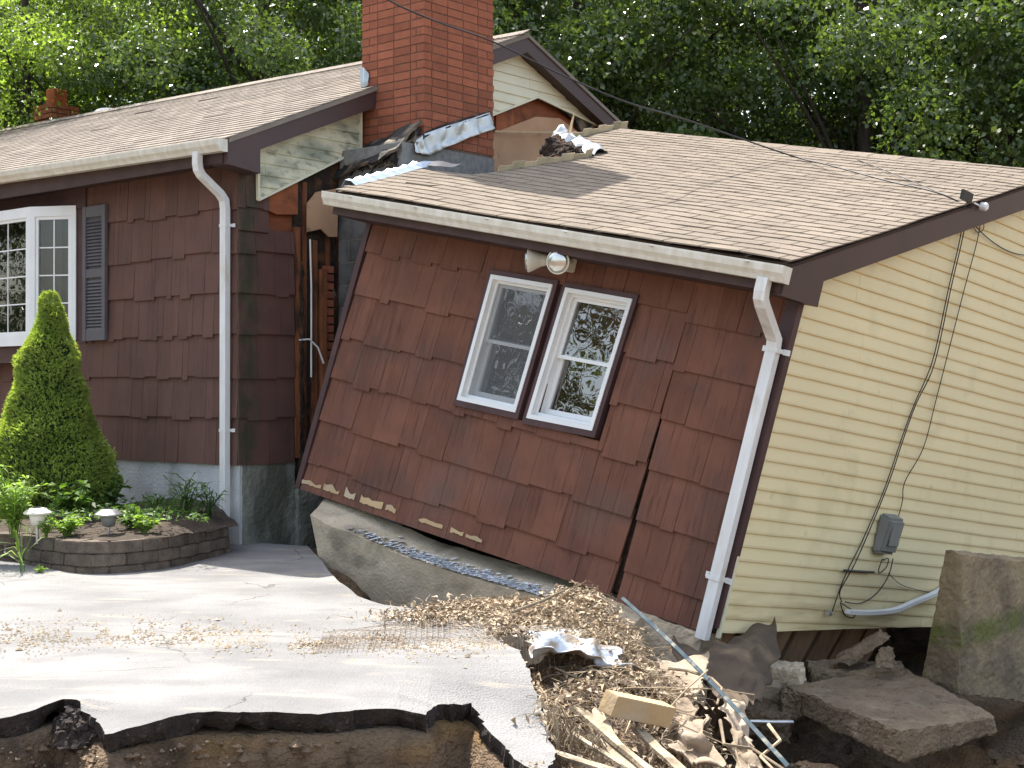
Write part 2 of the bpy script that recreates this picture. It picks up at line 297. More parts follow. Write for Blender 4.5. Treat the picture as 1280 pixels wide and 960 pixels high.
m_plastic = mat('white_plastic_sheet', (.52, .57, .64), (.4, .43, .46), .35, 4, bump=.4, tone=.05, spec=.5, stains=[dict(color=(.22, .16, .10), scale=9, a=.44, b=.56, k=.9)])
m_cloth = mat('muddy_tan_cloth', (.40, .32, .24), (.26, .2, .14), .9, 4, bump=.4, bscale=40, tone=.05)
m_geo = mat('muddy_silt_fabric', (.12, .088, .06), (.07, .05, .035), .85, 3, (1, 1, 4), .5, 60, (1, 1, 8), tone=0, stains=[dict(color=(.35, .26, .16), scale=2, a=.6, b=.72, k=.5)])
m_lumber = mat('sawn_lumber', (.50, .36, .20), (.42, .29, .15), .8, 3, (1, 1, 1), .3, 30, tone=.1, stains=[dict(color=(.25, .14, .07), scale=7, a=.63, b=.70, k=.5), dict(color=(.5, .46, .38), scale=3, a=.5, b=.65, k=.5)])
m_grey_wood = mat('bleached_plank', (.42, .345, .24), (.27, .21, .14), .9, 7, bump=.7, bscale=40, tone=.1, stains=[dict(color=(.12, .09, .06), scale=9, a=.52, b=.66, k=.7)])
m_green_pole = mat('green_grey_pole', (.035, .055, .07), (.07, .09, .10), .9, 9, bump=.05, tone=0, spec=.1, stains=[dict(color=(.4, .36, .28), scale=12, a=.55, b=.7, k=.5)])
m_terra = mat('terracotta', (.42, .11, .045), rough=.8, bump=.1, tone=.05)
m_steel = mat('brushed_steel', (.6, .61, .62), rough=.3, bump=0, metal=.8, tone=0)
m_dirt = mat('pale_dirt', (.42, .34, .24), (.28, .22, .15), .95, 8, bump=.6, tone=.3)

# ------------------------------------------------------------------ generic pieces
def bil(A, B, C, D, W, H, out=(0, -1, 0)):                        # wall patch from its corners: bottom-left, bottom-right, top-right, top-left
    A, B, C, D, out = V(A), V(B), V(C), V(D), V(out)
    def Q(u, v, n=0):
        s, t = u / W, v / H
        return (A * (1 - s) + B * s) * (1 - t) + (D * (1 - s) + C * s) * t + out * n
    return Q
def shakes(mb, Q, u0, u1, rows, holes=(), joints=(), wmin=.11, wmax=.33, gap=None, shift=None):
    for i in range(len(rows) - 1):
        vb, vt = rows[i], rows[i + 1]; u = u0 - U(0, .2); js = sorted(joints)
        prev = 0
        while u < u1:
            wd = U(wmin, wmax) if rnd() > .25 else U(wmin * .7, wmin)
            ue = u + wd
            for j in js:
                if u < j - .001 and ue > j - .05: ue = j
            st = random.choice([0, 0, .012, .026, .034]) if i else 0
            a, b = max(u, u0), min(ue, u1); dv = 0; g = .0015; ga = g; gb = g
            if shift and a >= shift[0] - .002: dv = shift[1]
            lo, hi = vb - st + dv, vt + .03 + dv; t = rnd() * .8 + .1; tip = U(.024, .03)
            if b - a > .01:
                segs = [(a, b, lo, hi)]
                for (h0, h1, k0, k1) in holes:
                    ns = []
                    for (p, q, r, s) in segs:
                        if q <= h0 or p >= h1 or s <= k0 or r >= k1: ns.append((p, q, r, s)); continue
                        if p < h0: ns.append((p, h0, r, s))
                        if q > h1: ns.append((h1, q, r, s))
                        p2, q2 = max(p, h0), min(q, h1)
                        if r < k0: ns.append((p2, q2, r, k0))
                        if s > k1: ns.append((p2, q2, k1, s))
                    segs = ns
                for (p, q, r, s) in segs:
                    if q - p < .008 or s - r < .01: continue
                    f = lambda v: .006 + (tip - .006) * (hi - v) / (hi - lo)
                    def X(uu, vv, n):
                        if gap and abs(uu - gap[0]) < .004: uu = gap[0] + (-1 if (p + q) / 2 < gap[0] else 1) * gap[1] * max(0, (gap[2] - vv) / gap[2])
                        return Q(uu, vv, n)
                    mb.hexa([X(p + g, r, f(r)), X(q - g, r, f(r)), X(q - g, r, f(r) - .014), X(p + g, r, f(r) - .014),
                             X(p + g, s, f(s)), X(q - g, s, f(s)), X(q - g, s, f(s) - .014), X(p + g, s, f(s) - .014)], t)
            u = ue
def ring(mb, Q, u0, u1, v0, v1, wd, n0, n1, wb=None, tone=.5):
    wb = wb or wd
    def b(a, c, d, e):
        mb.hexa([Q(a, d, n1), Q(c, d, n1), Q(c, d, n0), Q(a, d, n0), Q(a, e, n1), Q(c, e, n1), Q(c, e, n0), Q(a, e, n0)], tone)
    b(u0, u1, v1 - wd, v1); b(u0, u1, v0, v0 + wb); b(u0, u0 + wd, v0 + wb, v1 - wd); b(u1 - wd, u1, v0 + wb, v1 - wd)
def qbox(mb, Q, u0, u1, v0, v1, n0, n1, tone=.5):
    mb.hexa([Q(u0, v0, n1), Q(u1, v0, n1), Q(u1, v0, n0), Q(u0, v0, n0), Q(u0, v1, n1), Q(u1, v1, n1), Q(u1, v1, n0), Q(u0, v1, n0)], tone)
def siding(Q, u0, u1, v0, v1, e, proj=.013):                      # lap siding sheet
    mb = MB(); sm = u0; k = int(math.floor(v0 / e)); us = [u0 + (u1 - u0) * i / 24 for i in range(25)]
    while k * e < v1:
        v = k * e; t = rnd()
        if k % 2 == 0: sm = u0 + (u1 - u0) * rnd()
        ul = sorted(us + [sm, sm + .002]); st = lambda u: .003 * (u > sm + .001)
        g = [[Q(u, v, .001) for u in ul], [Q(u, v, proj + st(u)) for u in ul], [Q(u, v + e * .16, proj * 1.05 + st(u)) for u in ul], [Q(u, v + e, .002 + st(u)) for u in ul]]
        mb.grid(g, t); k += 1
    return mb
def roof_tabs(mb, S, r0, r1, xl, xr, e=.14, tw=.3, th=.006):      # S(x, r, n); tabs between xl(r) and xr(r)
    k = 0; r = r0
    while r < r1 - .01:
        off = (k % 2) * tw / 2; a0 = min(xl(r), xl(r + e)) ; b0 = max(xr(r), xr(r + e))
        x = math.floor(a0 / tw) * tw - off
        while x < b0:
            a, b = max(x + .0055, xl(r), xl(min(r + e, r1))), min(x + tw - .0055, xr(r)); sag = U(-.001, .002) + (U(.003, .008) if rnd() < .012 else 0)
            if b - a > .02:
                top = min(r + e + .03, r1)
                mb.hexa([S(a, r, 0), S(b, r, 0), S(b, top, -.004), S(a, top, -.004), S(a, r, th + .006 + sag), S(b, r, th + .006 + sag), S(b, top, .003), S(a, top, .003)])
            x += tw
        r += e; k += 1
def brick_ring(mb, x0, x1, y0, y1, z0, h, L, g, dep, k):
    def run(a, b):
        out = []; p = a - (L / 2 if k % 2 else 0) * 0
        first = (L / 2) if k % 2 else L
        p = a
        q = min(a + first, b)
        while p < b - .02:
            out.append((p, min(q, b))); p = q + g; q = p + L
        return out
    z1 = z0 + h; j = lambda: U(-.0015, .0015)
    ax, bx = (x0, x1) if k % 2 == 0 else (x0 + dep + g, x1 - dep - g)
    ay, by = (y0 + dep + g, y1 - dep - g) if k % 2 == 0 else (y0, y1)
    for a, b in run(ax, bx):
        mb.box(a, b, y0 + j(), y0 + dep, z0, z1); mb.box(a, b, y1 - dep, y1 + j(), z0, z1)
    for a, b in run(ay, by):
        mb.box(x1 - dep, x1 + j(), a, b, z0, z1); mb.box(x0 + j(), x0 + dep, a, b, z0, z1)
GUT = [(o_ * .86, u_ * .86) for o_, u_ in [(0, 0), (0, -.115), (.075, -.115), (.09, -.085), (.115, -.055), (.125, -.012), (.125, 0), (.112, 0), (.112, -.012), (.1, -.045), (.082, -.075), (.07, -.107), (.006, -.107), (.006, 0)]]
def gutter(mb, a, b, out, up):                                    # K-style gutter from a to b
    a, b, out, up = V(a), V(b), V(out), V(up); n = len(GUT); pts = [a + out * o + up * u for o, u in GUT] + [b + out * o + up * u for o, u in GUT]
    mb.add(pts, [(i, (i + 1) % n, n + (i + 1) % n, n + i) for i in range(n)], .5)
    cap = [(o_ * .86, u_ * .86) for o_, u_ in [(0, 0), (0, -.115), (.075, -.115), (.09, -.085), (.115, -.055), (.125, -.012), (.125, 0)]]; d = (b - a).normalized() * .004
    for e, s in ((a, -1), (b, 1)): mb.prism([e + out * o * 1.02 + up * u * 1.02 for o, u in cap], d * s, .5)
def rough_block(name, mat_, corners, n=(10, 6, 10), amp=.02, parent=None, freq=5, loc=True, fine=.75):
    n = tuple(min(40, int(q * 1.9)) for q in n)
    c = [V(p) for p in corners]; bm = bmesh.new()
    def T(a, b, d):
        lo = (c[0] * (1 - a) + c[1] * a) * (1 - b) + (c[3] * (1 - a) + c[2] * a) * b
        hi = (c[4] * (1 - a) + c[5] * a) * (1 - b) + (c[7] * (1 - a) + c[6] * a) * b
        return lo * (1 - d) + hi * d
    cen = sum(c, V()) / 8; vs = {}
    def vert(i, j, k):
        if (i, j, k) not in vs:
            p = T(i / n[0], j / n[1], k / n[2]); q = p - cen
            ed = sum(1 for a, m in ((i, n[0]), (j, n[1]), (k, n[2])) if a in (0, m))
            p = p + V((nz(p + V((3, 0, 0)), freq), nz(p + V((0, 9, 0)), freq), nz(p + V((0, 0, 17)), freq))) * amp + V((nz(p, freq * 4), nz(p + V((5, 5, 5)), freq * 4), nz(p - V((5, 5, 5)), freq * 4))) * amp * fine + V((nz(p, freq * 11), nz(p + V((2, 5, 5)), freq * 11), nz(p - V((2, 5, 5)), freq * 11))) * amp * fine * .5
            if ed > 1: p = p - q.normalized() * amp * (.3 + .5 * abs(nz(p, freq * 2)))
            vs[(i, j, k)] = bm.verts.new(p)
        return vs[(i, j, k)]
    for i in range(n[0]):
        for j in range(n[1]):
            for k in (0, n[2]):
                f = [vert(i, j, k), vert(i + 1, j, k), vert(i + 1, j + 1, k), vert(i, j + 1, k)]; bm.faces.new(f if k else f[::-1])
    for i in range(n[0]):
        for k in range(n[2]):
            for j in (0, n[1]):
                f = [vert(i, j, k), vert(i + 1, j, k), vert(i + 1, j, k + 1), vert(i, j, k + 1)]; bm.faces.new(f[::-1] if j else f)
    for j in range(n[1]):
        for k in range(n[2]):
            for i in (0, n[0]):
                f = [vert(i, j, k), vert(i, j + 1, k), vert(i, j + 1, k + 1), vert(i, j, k + 1)]; bm.faces.new(f if i else f[::-1])
    bmesh.ops.recalc_face_normals(bm, faces=bm.faces)
    me = bpy.data.meshes.new(name); lo = min((v.co.copy() for v in bm.verts), key=lambda q: q.z) if parent is None else V()
    for v in bm.verts: v.co -= lo
    bm.to_mesh(me); bm.free(); at = me.attributes.new('tone', 'FLOAT', 'FACE'); at.data.foreach_set('value', [.5] * len(me.polygons)); me.materials.append(mat_)
    me.polygons.foreach_set('use_smooth', [False] * len(me.polygons))
    o = bpy.data.objects.new(name, me); col.objects.link(o); o.location = lo
    if parent: o.parent = parent
    return o
def leafy(mb, p, d, L, W, tone=None, droop=.25):                   # one folded blade
    d = V(d).normalized(); s = d.cross(V((rnd() - .5, rnd() - .5, 1))).normalized() * W / 2; up = s.cross(d).normalized()
    m = p + d * L * .5 + up * L * .08; e = p + d * L - up * L * droop
    mb.add([p, m + s, e, m - s], [(0, 1, 2, 3)], tone)

# ================================================================== GROUND
drive_px = [(-900, 905), (-300, 903), (0, 905), (40, 897), (75, 888), (100, 893), (132, 920), (170, 912), (205, 905), (250, 896), (330, 894), (400, 894), (460, 886), (520, 882), (556, 864), (590, 856), (606, 870), (640, 893),
            (668, 905), (688, 905), (692, 880), (672, 842), (645, 808), (605, 778), (565, 761), (520, 755), (480, 750), (447, 741), (425, 727), (412, 712), (402, 698), (385, 684), (300, 676), (-900, 676)]
drive = []
for i, (a, b) in enumerate(drive_px):
    p = G(a, b); q = G(*drive_px[(i + 1) % len(drive_px)]); n = max(1, min(80, int((q - p).length / .03)))
    for k in range(n):
        r = p.lerp(q, k / n); jj = .028 if 1 < i < 22 else .0
        r += V((nz(r, 6), nz(r + V((7, 0, 0)), 6), 0)) * jj + V((nz(r, 22), nz(r + V((7, 0, 0)), 22), 0)) * jj * .55 + V((nz(r, 55), nz(r + V((7, 0, 0)), 55), 0)) * jj * .35; drive.append((r.x, r.y))
DP = np.array(drive)
def sdist(X, Y):                                                  # signed distance to the driveway outline, inside negative
    X = np.asarray(X, float); Y = np.asarray(Y, float); best = np.full(X.shape, 1e9); ins = np.zeros(X.shape, bool)
    for i in range(len(DP)):
        ax, ay = DP[i]; bx, by = DP[(i + 1) % len(DP)]; dx, dy = bx - ax, by - ay; l = dx * dx + dy * dy + 1e-12
        t = np.clip(((X - ax) * dx + (Y - ay) * dy) / l, 0, 1); best = np.minimum(best, (X - ax - t * dx) ** 2 + (Y - ay - t * dy) ** 2)
        c = ((ay > Y) != (by > Y)); xi = (bx - ax) * (Y - ay) / (by - ay + 1e-12) + ax; ins ^= c & (X < xi)
    d = np.sqrt(best); return np.where(ins, -d, d)
def sst(a, b, x): t = np.clip((x - a) / (b - a), 0, 1); return t * t * (3 - 2 * t)
def drive_z(X, Y):
    X = np.asarray(X, float); Y = np.asarray(Y, float); sd = sdist(X, Y)
    z = GZ + .012 * np.sin(X * 1.3 + Y * .7) + .01 * np.sin(Y * 2.1 - X)
    z = z - .16 * sst(-.55, .0, sd) * sst(-.55, .1, X) * sst(6.9, 5.9, Y)           # the near right corner has slumped
    z = z - .02 * sst(-.5, 0, sd) * sst(6.9, 7.6, Y) * sst(-2.2, -1.2, X) * sst(9.6, 9.0, Y)
    z = z + .03 * np.exp(-((X + 1.72) ** 2 + (Y - 5.72) ** 2) / .02)
    return z
def ground_z(X, Y):
    X = np.asarray(X, float); Y = np.asarray(Y, float); sd = sdist(X, Y)
    base = drive_z(X, Y) - .085
    pit = -2.42 + .08 * np.sin(X * 2.1 + 1) * np.cos(Y * 1.7)
    pit = pit + .98 * np.exp(-((X - .42) ** 2 / .22 + (Y - 8.45) ** 2 / .55)) + .80 * np.exp(-((X - .62) ** 2 / .22 + (Y - 7.2) ** 2 / .5))
    pit = pit + .42 * sst(2.3, 3.6, X - (Y - 8) * .45) + .25 * sst(3.5, 6, X)
    pit = pit + .40 * np.exp(-((X - 1.65) ** 2 / .25 + (Y - 7.9) ** 2 / .3)) - .2 * np.exp(-((X - 2.2) ** 2 / 1.0 + (Y - 10.3) ** 2 / 1.2))
    pit = np.where(Y < 6.2, pit - .25 * sst(6.2, 5.6, Y) + .8 * sst(4.6, 3.2, Y), pit)
    bank = sst(.0, .16, sd) * .40 + sst(.12, .8, sd) * .60
    z = base * (1 - bank) + pit * bank
    far = sst(10.6, 12.5, Y - X * .84 + .0); z = z * (1 - far) + (-1.36) * far      # level again behind the house line
    return z
xs = np.concatenate([-np.geomspace(400, 7, 22), np.arange(-6.5, -3, .12), np.arange(-3, 3.4, .04), np.arange(3.4, 7, .12), np.geomspace(7.2, 400, 22)])
ys = np.concatenate([-np.geomspace(400, 2, 18), np.arange(-1.5, 4.4, .2), np.arange(4.4, 6.6, .03), np.arange(6.6, 11, .06), np.arange(11, 16, .2), np.geomspace(16.5, 500, 24)])
XX, YY = np.meshgrid(xs, ys); ZZ = ground_z(XX, YY); near = (np.abs(XX) < 3.4) & (YY > 4.2) & (YY < 11); sdg = sdist(XX, YY)
mb = MB(); pts = []
for i in range(len(ys)):
    for j in range(len(xs)):
        x, y, z = XX[i, j], YY[i, j], ZZ[i, j]
        if near[i, j] and sdg[i, j] > 0:
            k = min(1, sdg[i, j] / .06); z += k * (nz((x, y, 0), 3) * .06 + nz((x, y, 3), 9) * .05 + nz((x, y, 5), 22) * .03); x += k * nz((x, y, z * 6), 10) * .035; y += k * (nz((x, y, z * 6), 8) * .05 + nz((x, 3, z * 14), 11) * .03)
        pts.append((x, y, z))
nx = len(xs); mb.v = [V(p) for p in pts]; mb.f = [[i * nx + j, i * nx + j + 1, (i + 1) * nx + j + 1, (i + 1) * nx + j] for i in range(len(ys) - 1) for j in range(nx - 1)]; mb.t = [.5] * len(mb.f)
tag(mb.build('ground', m_soil, smooth=True), kind='structure')

# driveway: one undulating sheet of asphalt with a broken, dark edge
bm = bmesh.new(); ring_v = [bm.verts.new((x, y, 0)) for x, y in drive]; face = bm.faces.new(ring_v)
for ax, rng in ((0, np.arange(-6, 1, .12)), (1, np.arange(5.0, 12, .12))):
    for c in rng:
        no = V((1, 0, 0)) if ax == 0 else V((0, 1, 0)); bmesh.ops.bisect_plane(bm, geom=bm.verts[:] + bm.edges[:] + bm.faces[:], plane_co=no * float(c), plane_no=no)
bmesh.ops.triangulate(bm, faces=[f for f in bm.faces if len(f.verts) > 4])
bmesh.ops.recalc_face_normals(bm, faces=bm.faces)
if sum(f.normal.z for f in bm.faces) < 0: bmesh.ops.reverse_faces(bm, faces=bm.faces)
X = np.array([v.co.x for v in bm.verts]); Y = np.array([v.co.y for v in bm.verts]); Z = drive_z(X, Y)
for v, z in zip(bm.verts, Z): v.co.z = float(z) + nz(v.co, 2.2) * .008
be = [e for e in bm.edges if e.is_boundary]; ex = bmesh.ops.extrude_edge_only(bm, edges=be)
nv = [g for g in ex['geom'] if isinstance(g, bmesh.types.BMVert)]; nf = [g for g in ex['geom'] if isinstance(g, bmesh.types.BMFace)]
for v in nv: v.co += V((nz(v.co, 9) * .02, .015 + nz(v.co, 30) * .03 if v.co.y < 6.6 else 0, -.04 - .02 * nz(v.co, 12)))
be = [e for e in bm.edges if e.is_boundary]; ex = bmesh.ops.extrude_edge_only(bm, edges=be)
nv = [g for g in ex['geom'] if isinstance(g, bmesh.types.BMVert)]; nf += [g for g in ex['geom'] if isinstance(g, bmesh.types.BMFace)]
for v in nv: v.co += V((nz(v.co, 9) * .03, .03 + nz(v.co, 24) * .04 if v.co.y < 6.6 else 0, -.045 - .045 * nz(v.co, 9)))
me = bpy.data.meshes.new('driveway'); 
for f in bm.faces: f.material_index = 0
for f in nf: f.material_index = 1
bm.to_mesh(me); bm.free(); me.materials.append(m_asph); me.materials.append(m_asph_edge)
me.attributes.new('tone', 'FLOAT', 'FACE').data.foreach_set('value', [.5] * len(me.polygons))
dr = bpy.data.objects.new('driveway', me); col.objects.link(dr); tag(dr, kind='structure')

# ================================================================== MAIN HOUSE (local: x along the front, y back, z up)
house = empty('main_house', MH, 'brown shingled single-storey house on the left with cream gutter and bay window, still standing upright', 'house')
LX = -13.0
zr = lambda x, y: 3.335 + .412 * (y + .3) - .016 * x                # top of the front roof slope
RY = 3.55; RB = 7.5
# structural body
mb = MB(); g = [(-.04, .03, .0), (-.04, .03, 3.2), (-.04, RY, 4.72), (-.04, RB - .4, 3.2), (-.04, RB - .4, 0)]
mb.prism(g, (LX + .04, 0, 0)); mb.build('wall_sheathing', m_ply, house)
# foundation: front and return face
mb = MB(); mb.box(LX, -.06, -.0, .03, -.5, .69, .5); mb.box(-.06, .0, -.0, .0299, -.5, .69, .5)
mb.build('foundation', m_found, house)
rough_block('foundation_return', m_found_moss, [(-.039, .031, -.4), (.012, .031, -.4), (.012, .6, -.4), (-.039, .6, -.4), (-.039, .031, .69), (.012, .031, .69), (.012, .6, .675), (-.039, .6, .675)], (2, 14, 20), .006, house)
rough_block('foundation_step', m_found_moss, [(-.039, .601, -.5), (.05, .601, -.5), (.05, 1.45, -.5), (-.039, 1.45, -.5), (-.039, .601, .44), (.05, .601, .44), (.05, 1.45, .42), (-.039, 1.45, .42)], (2, 14, 16), .01, house)
# front shakes
Qf = lambda u, v, n=0: V((u, -n, v))
mb = MB(); rows = [.66, 1.056, 1.408, 1.76, 2.11, 2.46, 2.82, 3.2]
shakes(mb, Qf, -6, .0, rows, holes=[(-6.2, -2.2, 1.72, 3.3)], wmin=.09, wmax=.26)
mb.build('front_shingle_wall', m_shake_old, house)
mb = MB(); Qr = lambda u, v, n=0: V((n, u, v))
shakes(mb, Qr, -.026, .585, [.66, 1.056, 1.408, 1.76, 2.11, 2.46, 2.62], wmin=.2, wmax=.32); shakes(mb, Qr, -.026, .3, [2.62, 2.82, 3.18], wmin=.12, wmax=.2)
mb.build('return_shingle_wall', m_shake_moss, house)
# smooth panel above bay window
mb = MB(); mb.box(LX, -2.21, -.03, 0, 2.99, 3.24, .5); mb.box(LX, -2.21, -.014, 0, 1.72, 2.989, .5); mb.box(-2.215, -2.19, -.034, 0, 1.74, 3.2, .4); mb.build('head_panel', m_trim, house)
# roof deck, shingles
mb = MB(); a = -.27
def rf(x, y, n=0): return V((x, y, zr(x, y) + n))
def rb(x, y, n=0): return V((x, y, zr(x, 2 * RY - y) + n))
mb.hexa([rf(LX, a, -.05), rf(.2, a, -.05), rf(.2, RY, -.05), rf(LX, RY, -.05), rf(LX, a, -.012), rf(.2, a, -.012), rf(.2, RY, -.012), rf(LX, RY, -.012)], .5)
mb.hexa([rb(LX, RY + .0005, -.05), rb(.2, RY + .0005, -.05), rb(.2, 7.4, -.05), rb(LX, 7.4, -.05), rb(LX, RY + .0005, -.012), rb(.2, RY + .0005, -.012), rb(.2, 7.4, -.012), rb(LX, 7.4, -.012)], .5)
roof = mb.build('roof', m_roof_old, house)
mb = MB(); cs = math.cos(math.atan(.385)); roof_tabs(mb, lambda x, r, n: rf(x, -.31 + r * cs, n - .008), 0, (RY + .31) / cs, lambda r: LX, lambda r: .2 if r * cs - .31 < 1.32 or r * cs - .31 > 2.4 else .02)
mb.build('roof_shingles', m_roof_old, roof)
mb = MB(); x = LX
while x < .2:
    mb.hexa([rf(x, RY - .13, .006), rf(min(x + .3, .22), RY - .13, .006), rf(min(x + .3, .22), RY, .02), rf(x, RY, .02), rf(x, RY - .13, .014), rf(min(x + .3, .22), RY - .13, .014), rf(min(x + .3, .22), RY, .03), rf(x, RY, .03)]); x += .28
mb.build('ridge_cap', m_roof_old, roof)
# gutter, fascia, soffit
mb = MB(); gutter(mb, (LX, -.30, zr(LX, -.30) - .02), (.21, -.30, zr(.21, -.30) - .02), (0, -1, 0), (0, 0, 1)); mb.build('gutter', m_gutter, house)
mb = MB(); mb.box(LX, .14, -.295, -.27, 3.13, 3.30, .5)
mb.box(LX, .02, -.27, 0, 3.17, 3.185, .5); mb.build('soffit', m_soffit, house)
# rake fascia of the front gable: box return at the eave, boards up to the chimney, and the far side
def rake(mb, f, x0, x1, ya, yb, top, bot):
    mb.hexa([f(x0, ya, bot), f(x1, ya, bot), f(x1, yb, bot), f(x0, yb, bot), f(x0, ya, top), f(x1, ya, top), f(x1, yb, top), f(x0, yb, top)], .5)
mb = MB(); rake(mb, rf, .155, .185, 2.35, RY, -.022, -.20)
rake(mb, rb, .155, .185, RY, 5.42, -.022, -.20)
for f, ya, yb in ((rf, 2.35, RY), (rb, RY, 5.42)): rake(mb, f, 0, .154, ya, yb, -.17, -.185)
mb.build('rake_fascia', m_fascia, house)
mb = MB(); rake(mb, rf, .155, .185, -.26, 1.40, -.022, -.20)
mb.add([(.0, -.28, 3.12), (.19, -.28, 3.12), (.19, .06, 3.08), (.0, .06, 3.08), (.0, -.28, 3.30), (.19, -.28, 3.30), (.19, .06, 3.45), (.0, .06, 3.45)], [(0, 3, 2, 1), (4, 5, 6, 7), (0, 1, 5, 4), (1, 2, 6, 5), (2, 3, 7, 6), (3, 0, 4, 7)], .5)
for f, ya, yb in ((rf, .06, 1.4),): rake(mb, f, 0, .154, ya, yb, -.17, -.185)
mb.build('rake_fascia', m_fascia, house)
# cream vinyl gable siding: torn lower piece and peak
Qg = lambda u, v, n=0: V((.03 + n, u, v))
def gpoly(px, x=.04): return [on(MH, EX, x, a, b) for a, b in px]
pl = gpoly([(321, 176), (450, 118), (450, 186), (322, 250)])
o = siding(Qg, -.3, 2.2, 2.5, 4.5, .1).build('gable_siding', m_cream_mildew, house, clip=clip_poly(pl, EX))
mb = MB()
for a, b in ((0, 3), (3, 2), (2, 1), (0, 1)): mb.bar(pl[a] + V((.005, 0, 0)), pl[b] + V((.005, 0, 0)), .02, .03, up=(1, 0, 0), tone=.5)
mb.build('siding_channel', m_cream, o)
for px in ([(610, 70), (650, 60), (672, 80), (672, 122), (610, 146)], [(672, 80), (672, 122), (762, 165), (775, 162), (690, 82)]):
    pl = gpoly(px); o = siding(Qg, 2.8, 6, 3.4, 5, .1).build('peak_siding', m_cream, house, clip=clip_poly(pl, EX))
mb = MB()
for a, b in (((612, 145), (672, 121)), ((672, 121), (762, 164)), ((612, 78), (650, 66)), ((650, 66), (768, 160))):
    a, b = on(MH, EX, .05, *a), on(MH, EX, .05, *b); mb.bar(a, b, .02, .022, up=(1, 0, 0), tone=.5)
mb.build('peak_channel', m_cream, o)
# exposed gable sheathing details
mb = MB(); pl = gpoly([(618, 165), (622, 232), (730, 232), (724, 168), (697, 148), (667, 146)], -.02); mb.prism(pl, (.03, 0, 0), .5); mb.prism(gpoly([(613, 166), (621, 166), (624, 232), (614, 232)], .015), (.02, 0, 0), .7)
mb.build('exposed_board', m_tan, house)
mb = MB(); mb.prism(gpoly([(742, 148), (766, 160), (750, 172), (736, 168)], 0), (.01, 0, 0), .8); mb.build('exposed_sheathing', m_tan, house)
mb = MB(); mb.prism(gpoly([(694, 134), (741, 152), (748, 170), (725, 166), (716, 150)], .0), (.035, 0, 0), .3); mb.build('torn_tar_paper', m_tar, house)
mb = MB(); mb.prism(gpoly([(618, 130), (640, 122), (640, 158), (618, 164)], -.02), (.025, 0, 0), .9); mb.build('plywood_sheet', m_ply, house)
# stripped strip between the return wall and the chimney
mb = MB()
for y, wd, x, t, z0, z1 in ((.60, .05, .0, .9, .7, 2.7), (.69, .045, -.01, .5, .6, 3.1), (.80, .05, .0, .8, .5, 2.6), (.88, .06, .03, .95, .6, 2.35), (.97, .05, -.02, .4, .5, 2.9)):
    mb.box(x - .035, x + .02, y, y + wd, z0, z1, t)
mb.build('exposed_stud', m_stud, house)
rough_block('rotten_sheathing', m_rot_shade, [(-.035, .6, .44), (-.012, .6, .44), (-.012, 1.12, .44), (-.035, 1.12, .44), (-.035, .6, 3.2), (-.012, .6, 3.2), (-.012, 1.12, 3.4), (-.035, 1.12, 3.4)], (2, 10, 40), .012, house)
rough_block('rotten_post', m_rot_shade, [(.0, .645, .5), (.03, .645, .5), (.03, .685, .5), (.0, .685, .5), (.0, .645, 2.4), (.03, .645, 2.4), (.03, .685, 2.4), (.0, .685, 2.4)], (2, 3, 30), .02, house)
pl = gpoly([(383, 254), (394, 240), (418, 236), (421, 262), (420, 296), (410, 296), (400, 286), (383, 290)], .05); mb = MB(); mb.prism(pl, (.015, 0, 0), .6); mb.build('torn_board', m_tan, house)
pl = gpoly([(328, 250), (371, 226), (371, 268), (345, 268), (328, 260)], .0); mb = MB(); mb.prism(pl, (.012, 0, 0), .95); mb.build('bare_patch', m_ply, house)
mb = MB()
for k in range(14): mb.box(-.02, .035, .93, 1.03, 1.35 + k * .075, 1.35 + k * .075 + .06)
mb.build('exposed_brick', m_brick, house)
mb = MB(); mb.tube([(.03, .63, 1.72), (.06, .72, 1.73), (.08, .8, 1.66), (.09, .86, 1.52)], .008, 6); mb.tube([(.045, .74, 2.6), (.05, .75, 2.2), (.04, .76, 1.9), (.05, .75, 1.4)], .008, 6); mb.build('loose_wire', m_vinyl, house)
# downspout
mb = MB(); R4 = [(-.036, -.026), (.036, -.026), (.036, .026), (-.036, .026)]
mb.sweep([(-.10, -.36, 3.24), (-.10, -.36, 3.14), (-.10, -.35, 3.09), (-.10, -.32, 3.05), (-.10, -.13, 2.92), (-.10, -.085, 2.87), (-.10, -.075, 2.80), (-.10, -.075, .26), (-.10, -.09, .2), (-.10, -.13, .14), (-.06, -.24, .03)], R4, (1, 0, 0))
dsp = mb.build('downspout', m_white, house, bevel=0)
for z in (2.66, .95):
    mb = MB(); mb.box(-.138, -.062, -.104, -.1, z - .012, z + .012, .5); mb.box(-.062, -.058, -.104, -.03, z - .012, z + .012, .5); mb.box(-.142, -.138, -.104, -.03, z - .012, z + .012, .5); mb.box(-.058, -.02, -.034, -.03, z - .015, z + .015, .5); mb.build('strap', m_white, dsp)
